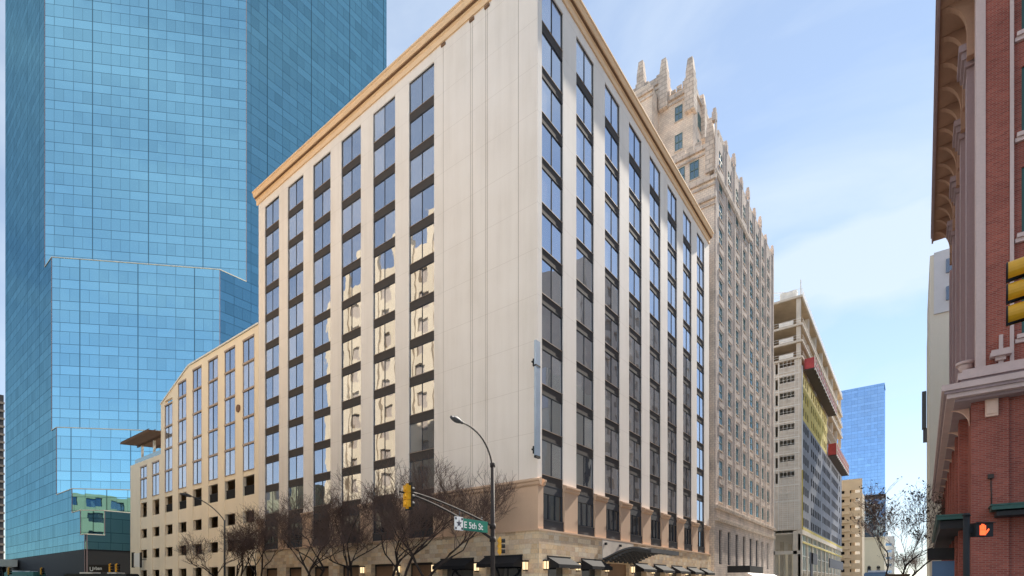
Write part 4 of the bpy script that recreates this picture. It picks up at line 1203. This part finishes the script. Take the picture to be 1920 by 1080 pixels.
mr = thing('signal_mast', 'mast arm pole carrying the near signal past the right edge', 'signal pole', (mp_[0], mp_[1], .15))
m = MB(); m.tube((0, 0, -.14), (0, 0, 7.3), .13, .1, 12); a = (sp_[0]-mp_[0], sp_[1]-mp_[1]); m.tube((0, 0, 6.9), (a[0], a[1], 6.95), .08, .05, 10); m.build('pole', 'pole_brown', mr)

# small street lamp left
LB = (-4.2, 37.0, .15)
sl = thing('street_lamp', 'slender street lamp with cobra head arm in front of the parking block', 'street lamp', LB)
m = MB(); m.tube((0, 0, 0), (0, 0, 8.2), .11, .08, 10); m.tube((0, 0, 0), (0, 0, .5), .16, .15, 10); m.build('pole', 'galvanised', sl)
m = MB(); m.path([(-3.3*(k/8)**1.2, .0, 8.1+2.2*math.sin(k/8*1.45)) for k in range(9)], [.05]*9, 8); m.build('lamp_arm', 'galvanised', sl)
m = MB(); m.tube((-3.2, 0, 10.28), (-3.6, 0, 10.36), .09, .18, 10); m.tube((-3.6, 0, 10.36), (-4.2, 0, 10.42), .18, .1, 10); m.build('lamp_head', 'galvanised', sl)

# distant signals at far left and far signs
for (px, py, d, lab, rt) in ((17, 1071, 92, 'far traffic signal at the extreme left beside the tower foot', .6), (78, 1071, 95, 'far traffic signal in front of the dark tower lobby', .6),
                         (207, 1065, 78, 'orange traffic signal left of a pair above the crossing', .7), (219, 1065, 78, 'orange traffic signal right of a pair above the crossing', .7)):
    x, y = at(px, d); z = CZ+(HY-py)*d/F
    o = signal_head((x, y, z), R(rt*57), lab, 1.1, False)
    m = MB(); m.tube((0, .1, -.6), (0, .1, .15-z), .06, .07, 8); m.build('post', 'black_metal', o)
def sign_at(px0, px1, py0, py1, d, name, lab, cat, mat_, parts=None):
    x0, y0 = at(px0, d); x1, y1 = at(px1, d); z0, z1 = CZ+(HY-py1)*d/F, CZ+(HY-py0)*d/F
    o = thing(name, lab, cat, (x0, y0, z0), None, math.atan2(y1-y0, x1-x0)); W = math.hypot(x1-x0, y1-y0)
    m = MB(); m.box(0, W, 0, .18, 0, z1-z0); m.build('panel', mat_, o); return o, W, z1-z0
o, W, H = sign_at(251, 262, 1037, 1063, 80, 'blade_sign', 'narrow pale green blade sign on the end of the parking block', 'sign', 'sign_white')
m = MB(); m.box(-.35, 0, -.02, .2, -.1, H+.1); m.box(W, W+.2, -.02, .2, -.1, H+.1); m.box(W, W+1.2, .05, .12, H*.5, H*.5+.1); m.build('frame', 'black_metal', o)
o, W, H = sign_at(166, 204, 1059, 1073, 84, 'shop_sign', 'white lettered shop fascia at the foot of the glass tower', 'sign', 'interior_dark')
text_mesh('lettering', 'U', .95, 'sign_white', o, (.15, -.02, .2), (R(90), 0, 0)); text_mesh('lettering', 'rban', .72, 'sign_white', o, (.85, -.02, .4), (R(90), 0, 0))
m = MB(); m.box(.2, .35, .2, .35, -3.2, 0); m.box(W-.35, W-.2, .2, .35, -3.2, 0); m.build('post', 'black_metal', o)

# vehicles: only roofs rise above the lower edge
def bus(px, d, L_, H_, W_, rz, bodym, lab, name='bus', cat='bus'):
    x, y = at(px, d); o = thing(name, lab, cat, (x, y, 0), None, rz)
    m = MB(); m.box(-L_/2, L_/2, -W_/2, W_/2, .45, H_-.12); m.box(-L_/2+.08, L_/2-.08, -W_/2+.1, W_/2-.1, H_-.12, H_); m.build('body', bodym, o)
    m = MB(); m.box(-L_/2+.3, L_/2-.3, -W_/2-.02, W_/2+.02, H_*.5, H_*.8); m.box(-L_/2-.02, -L_/2+.1, -W_/2+.2, W_/2-.2, H_*.45, H_*.85); m.build('window_band', 'dark_glass', o)
    for sx_ in (-1, 1):
        for sy_ in (-1, 1): m = MB(); m.tube((sx_*L_*.32, sy_*(W_/2-.28), .5), (sx_*L_*.32, sy_*(W_/2+.02), .5), .5, .5, 18); m.build('wheel', 'tyre', o)
    m = MB(); m.box(-L_*.3, -L_*.1, -.8, .8, H_, H_+.22); m.box(L_*.15, L_*.3, -.8, .8, H_, H_+.18); m.build('roof_unit', 'sign_white', o)
bus(47, 96, 5.2, 3.9, 2.5, R(-52), 'bus_teal', 'teal roofed minibus at the far left crossing')
bus(192, 76, 9.0, 3.15, 2.5, R(-54), 'bus_dark', 'dark city bus in front of the glass tower')
bus(1645, 62, 5.5, 3.0, 2.3, R(0), 'truck_blue', 'blue box van parked down the right hand street', 'box_van', 'van')

# =================================================================== TREES
def make_tree(name, x, y, H_, spread, seed, lab, stems=3, twigs=1.0, leaves=0, upright=.5, group='bare street trees', lean=(0, 0)):
    rr = random.Random(seed); root = thing(name, lab, 'tree', (x, y, .15), group)
    tr, cw, lf_ = MB(), MB(), MB()
    def grow(p, d, L_, r, lev):
        nseg = 4 if lev < 2 else 3
        pts = [p]; rs = [r]
        for k in range(nseg):
            j = .27 if lev < 2 else .32
            d = (d+Vector((rr.gauss(0, j), rr.gauss(0, j), rr.gauss(.04, j*.7)))).normalized()
            p = p+d*(L_/nseg); pts.append(p); rs.append(r*(1-.42*(k+1)/nseg))
        tgt = tr if lev < 2 else cw
        n = 7 if lev < 1 else (5 if lev < 3 else 3)
        for k in range(nseg): tgt.tube(pts[k], pts[k+1], rs[k], rs[k+1], n, 0, caps=False)
        if lev >= 5 or L_ < .16:
            if leaves and rr.random() < leaves:
                for _ in range(rr.randint(1, 3)):
                    c = pts[-1]+Vector((rr.uniform(-.2, .2), rr.uniform(-.2, .2), rr.uniform(-.2, .2))); s = rr.uniform(.06, .14)
                    a = Vector((rr.gauss(0, 1), rr.gauss(0, 1), rr.gauss(0, 1))).normalized(); b_ = a.orthogonal()
                    lf_.face([c-a*s, c-b_*s*.5, c+a*s, c+b_*s*.5])
            return
        nb = [3, 4, 5, 5, 4][lev]
        nb = max(2, int(nb*(twigs if lev > 2 else 1)+rr.random()))
        for k in range(nb):
            t_ = .35+.65*(k+rr.random())/nb if lev else .55+.45*(k+1)/nb
            i = min(nseg-1, int(t_*nseg)); f = t_*nseg-i; q = pts[i].lerp(pts[min(nseg, i+1)], min(1, f))
            az = rr.uniform(0, 2*math.pi); out = Vector((math.cos(az), math.sin(az), 0))
            nd = (d*(.55+upright*.4)+out*(.75*(1.25-upright*.8))*spread+Vector((0, 0, .12+upright*.3))).normalized()
            grow(q, nd, L_*rr.uniform(.55, .78), max(.010, rs[i]*rr.uniform(.52, .70)), lev+1)
    for s in range(stems):
        az = 2*math.pi*s/stems+rr.random(); o = Vector((math.cos(az), math.sin(az), 0))
        d = (Vector((lean[0], lean[1], 1))+o*(.34*spread)).normalized()
        grow(Vector((0, 0, 0))+o*.09, d, H_*.52*rr.uniform(.85, 1.1), (.125 if stems > 1 else .17)*(.62 if leaves and stems > 3 else 1), 0)
    tr.build('trunk', 'bark', root); c = cw.build('crown', 'twig', root)
    if leaves: lf_.build('dry_leaves', 'dry_leaf', root)
    return root
TT = [(-4.0, 36.4, 7.6, .9, 'bare street tree farthest left, thin twigs before the parking decks'),
      (-4.0, 30.6, 7.9, .8, 'bare street tree where the parking block meets the hotel'),
      (-4.0, 21.6, 8.9, .95, 'bare street tree with low forked trunk before the hotel stone base'),
      (-4.0, 14.8, 9.7, .9, 'dense bare street tree with many purple brown twigs mid facade'),
      (-4.0, 9.8, 9.0, .8, 'bare street tree with slanting trunk left of the hanging signal'),
      (-4.2, 6.9, 9.4, .4, 'tall bare street tree nearest the signal pole with twisted leader')]
for i, (x, y, h, s, lab) in enumerate(TT):
    make_tree('bare_tree', x, y, h, s, 11+i*7, lab, 2 if i % 2 else 3, .9)
xr, yr = at(1684, 44)
make_tree('street_tree', xr, yr, 9.4, .4, 91, 'slim street tree with sparse dry leaves by the brick building', 4, .6, .3, 1.15, None)
pt = thing('tree_planter', 'square brown planter box at the foot of the leafy street tree', 'planter', (xr, yr, .15))
m = MB(); m.box(-.75, .75, -.75, .75, 0, 2.2); m.box(-.82, .82, -.82, .82, 2.2, 2.32); m.build('box', 'planter_brown', pt)
for i, (x, y, h) in enumerate(((100, -19, 9), (140, -19, 10), (190, -18, 11))):
    make_tree('street_tree', x, y, h, .8, 200+i, ['bare tree far down the street, nearest of the distant row', 'bare tree far down the street, middle of the distant row', 'bare tree far down the street, last of the distant row'][i], 2, .5, .25, .6, 'distant street trees')

# =================================================================== SKY AND SUN
W_ = bpy.data.worlds.new('World'); bpy.context.scene.world = W_; W_.use_nodes = True
nt = W_.node_tree; nt.nodes.clear()
def N(k, **kw):
    o = nt.nodes.new(k)
    for a, b_ in kw.items(): setattr(o, a, b_)
    return o
SUN_AZ = Vector((.97, -.075, 0)).normalized(); EL = R(40)
to_sun = Vector((SUN_AZ.x*math.cos(EL), SUN_AZ.y*math.cos(EL), math.sin(EL)))
sky = N('ShaderNodeTexSky', sky_type='NISHITA'); sky.sun_disc = False; sky.sun_elevation = EL
sky.sun_rotation = math.atan2(to_sun.x, to_sun.y); sky.air_density = 1.0; sky.dust_density = 0.0; sky.ozone_density = 2.0
tc = N('ShaderNodeTexCoord')
mp = N('ShaderNodeMapping'); mp.inputs['Scale'].default_value = (1, 1, 2.6); nt.links.new(tc.outputs['Generated'], mp.inputs[0])
n1 = N('ShaderNodeTexNoise'); n1.inputs['Scale'].default_value = 1.9; n1.inputs['Detail'].default_value = 7; n1.inputs['Roughness'].default_value = .55; n1.inputs['Distortion'].default_value = .4
nt.links.new(mp.outputs[0], n1.inputs['Vector'])
r1 = N('ShaderNodeValToRGB'); r1.color_ramp.elements[0].position = .42; r1.color_ramp.elements[0].color = (.32, .32, .32, 1); r1.color_ramp.elements[1].position = .72; r1.color_ramp.elements[1].color = (.8, .8, .8, 1)
nt.links.new(n1.outputs[0], r1.inputs[0])
def VM(op, a, b=None):
    o = N('ShaderNodeVectorMath', operation=op); nt.links.new(a, o.inputs[0])
    if b is not None: o.inputs[1].default_value = b
    return o
dd = VM('MULTIPLY', VM('SUBTRACT', tc.outputs['Generated'], (.876, .03, .47)).outputs[0], (1, 1, 2.6))
n3 = N('ShaderNodeTexNoise'); n3.inputs['Scale'].default_value = 5; n3.inputs['Detail'].default_value = 6; nt.links.new(mp.outputs[0], n3.inputs['Vector'])
ln_ = N('ShaderNodeMath', operation='MULTIPLY_ADD'); nt.links.new(n3.outputs[0], ln_.inputs[0]); ln_.inputs[1].default_value = -.42; nt.links.new(VM('LENGTH', dd.outputs[0]).outputs['Value'], ln_.inputs[2])
mr_ = N('ShaderNodeMapRange'); nt.links.new(ln_.outputs[0], mr_.inputs[0]); mr_.inputs[1].default_value = .12; mr_.inputs[2].default_value = -.10; mr_.inputs[3].default_value = 0; mr_.inputs[4].default_value = .75
cm = N('ShaderNodeMath', operation='MAXIMUM'); nt.links.new(mr_.outputs[0], cm.inputs[0]); nt.links.new(r1.outputs[0], cm.inputs[1]); cf = cm.outputs[0]
mx = N('ShaderNodeMix', data_type='RGBA'); nt.links.new(cf, mx.inputs[0]); nt.links.new(sky.outputs[0], mx.inputs[6]); mx.inputs[7].default_value = (4.6, 5.15, 5.7, 1)
bg = N('ShaderNodeBackground'); bg.inputs[1].default_value = .075; nt.links.new(mx.outputs[2], bg.inputs[0])
wo = N('ShaderNodeOutputWorld'); nt.links.new(bg.outputs[0], wo.inputs[0])
sl_ = bpy.data.lights.new('sun', 'SUN'); sl_.energy = 5.0; sl_.angle = R(.6); sl_.color = (1, .92, .80)
so_ = bpy.data.objects.new('sun', sl_); C.objects.link(so_); so_.rotation_euler = to_sun.to_track_quat('Z', 'Y').to_euler()

# =================================================================== CAMERA
cam = bpy.data.cameras.new('camera'); co = bpy.data.objects.new('camera', cam); C.objects.link(co)
co.location = (CX, CY, CZ); co.rotation_euler = (R(90), 0, math.atan2(-.794, .608))
cam.sensor_width = 36; cam.lens = F/1920*36; cam.shift_y = (HY-540)/1920; cam.clip_end = 5000; cam.clip_start = .1
s = bpy.context.scene; s.camera = co
s.view_settings.view_transform = 'Standard'; s.view_settings.look = 'None'; s.view_settings.exposure = 1.36; s.view_settings.gamma = 1
s.render.resolution_x = 1024; s.render.resolution_y = 576
s.cycles.max_bounces = 6
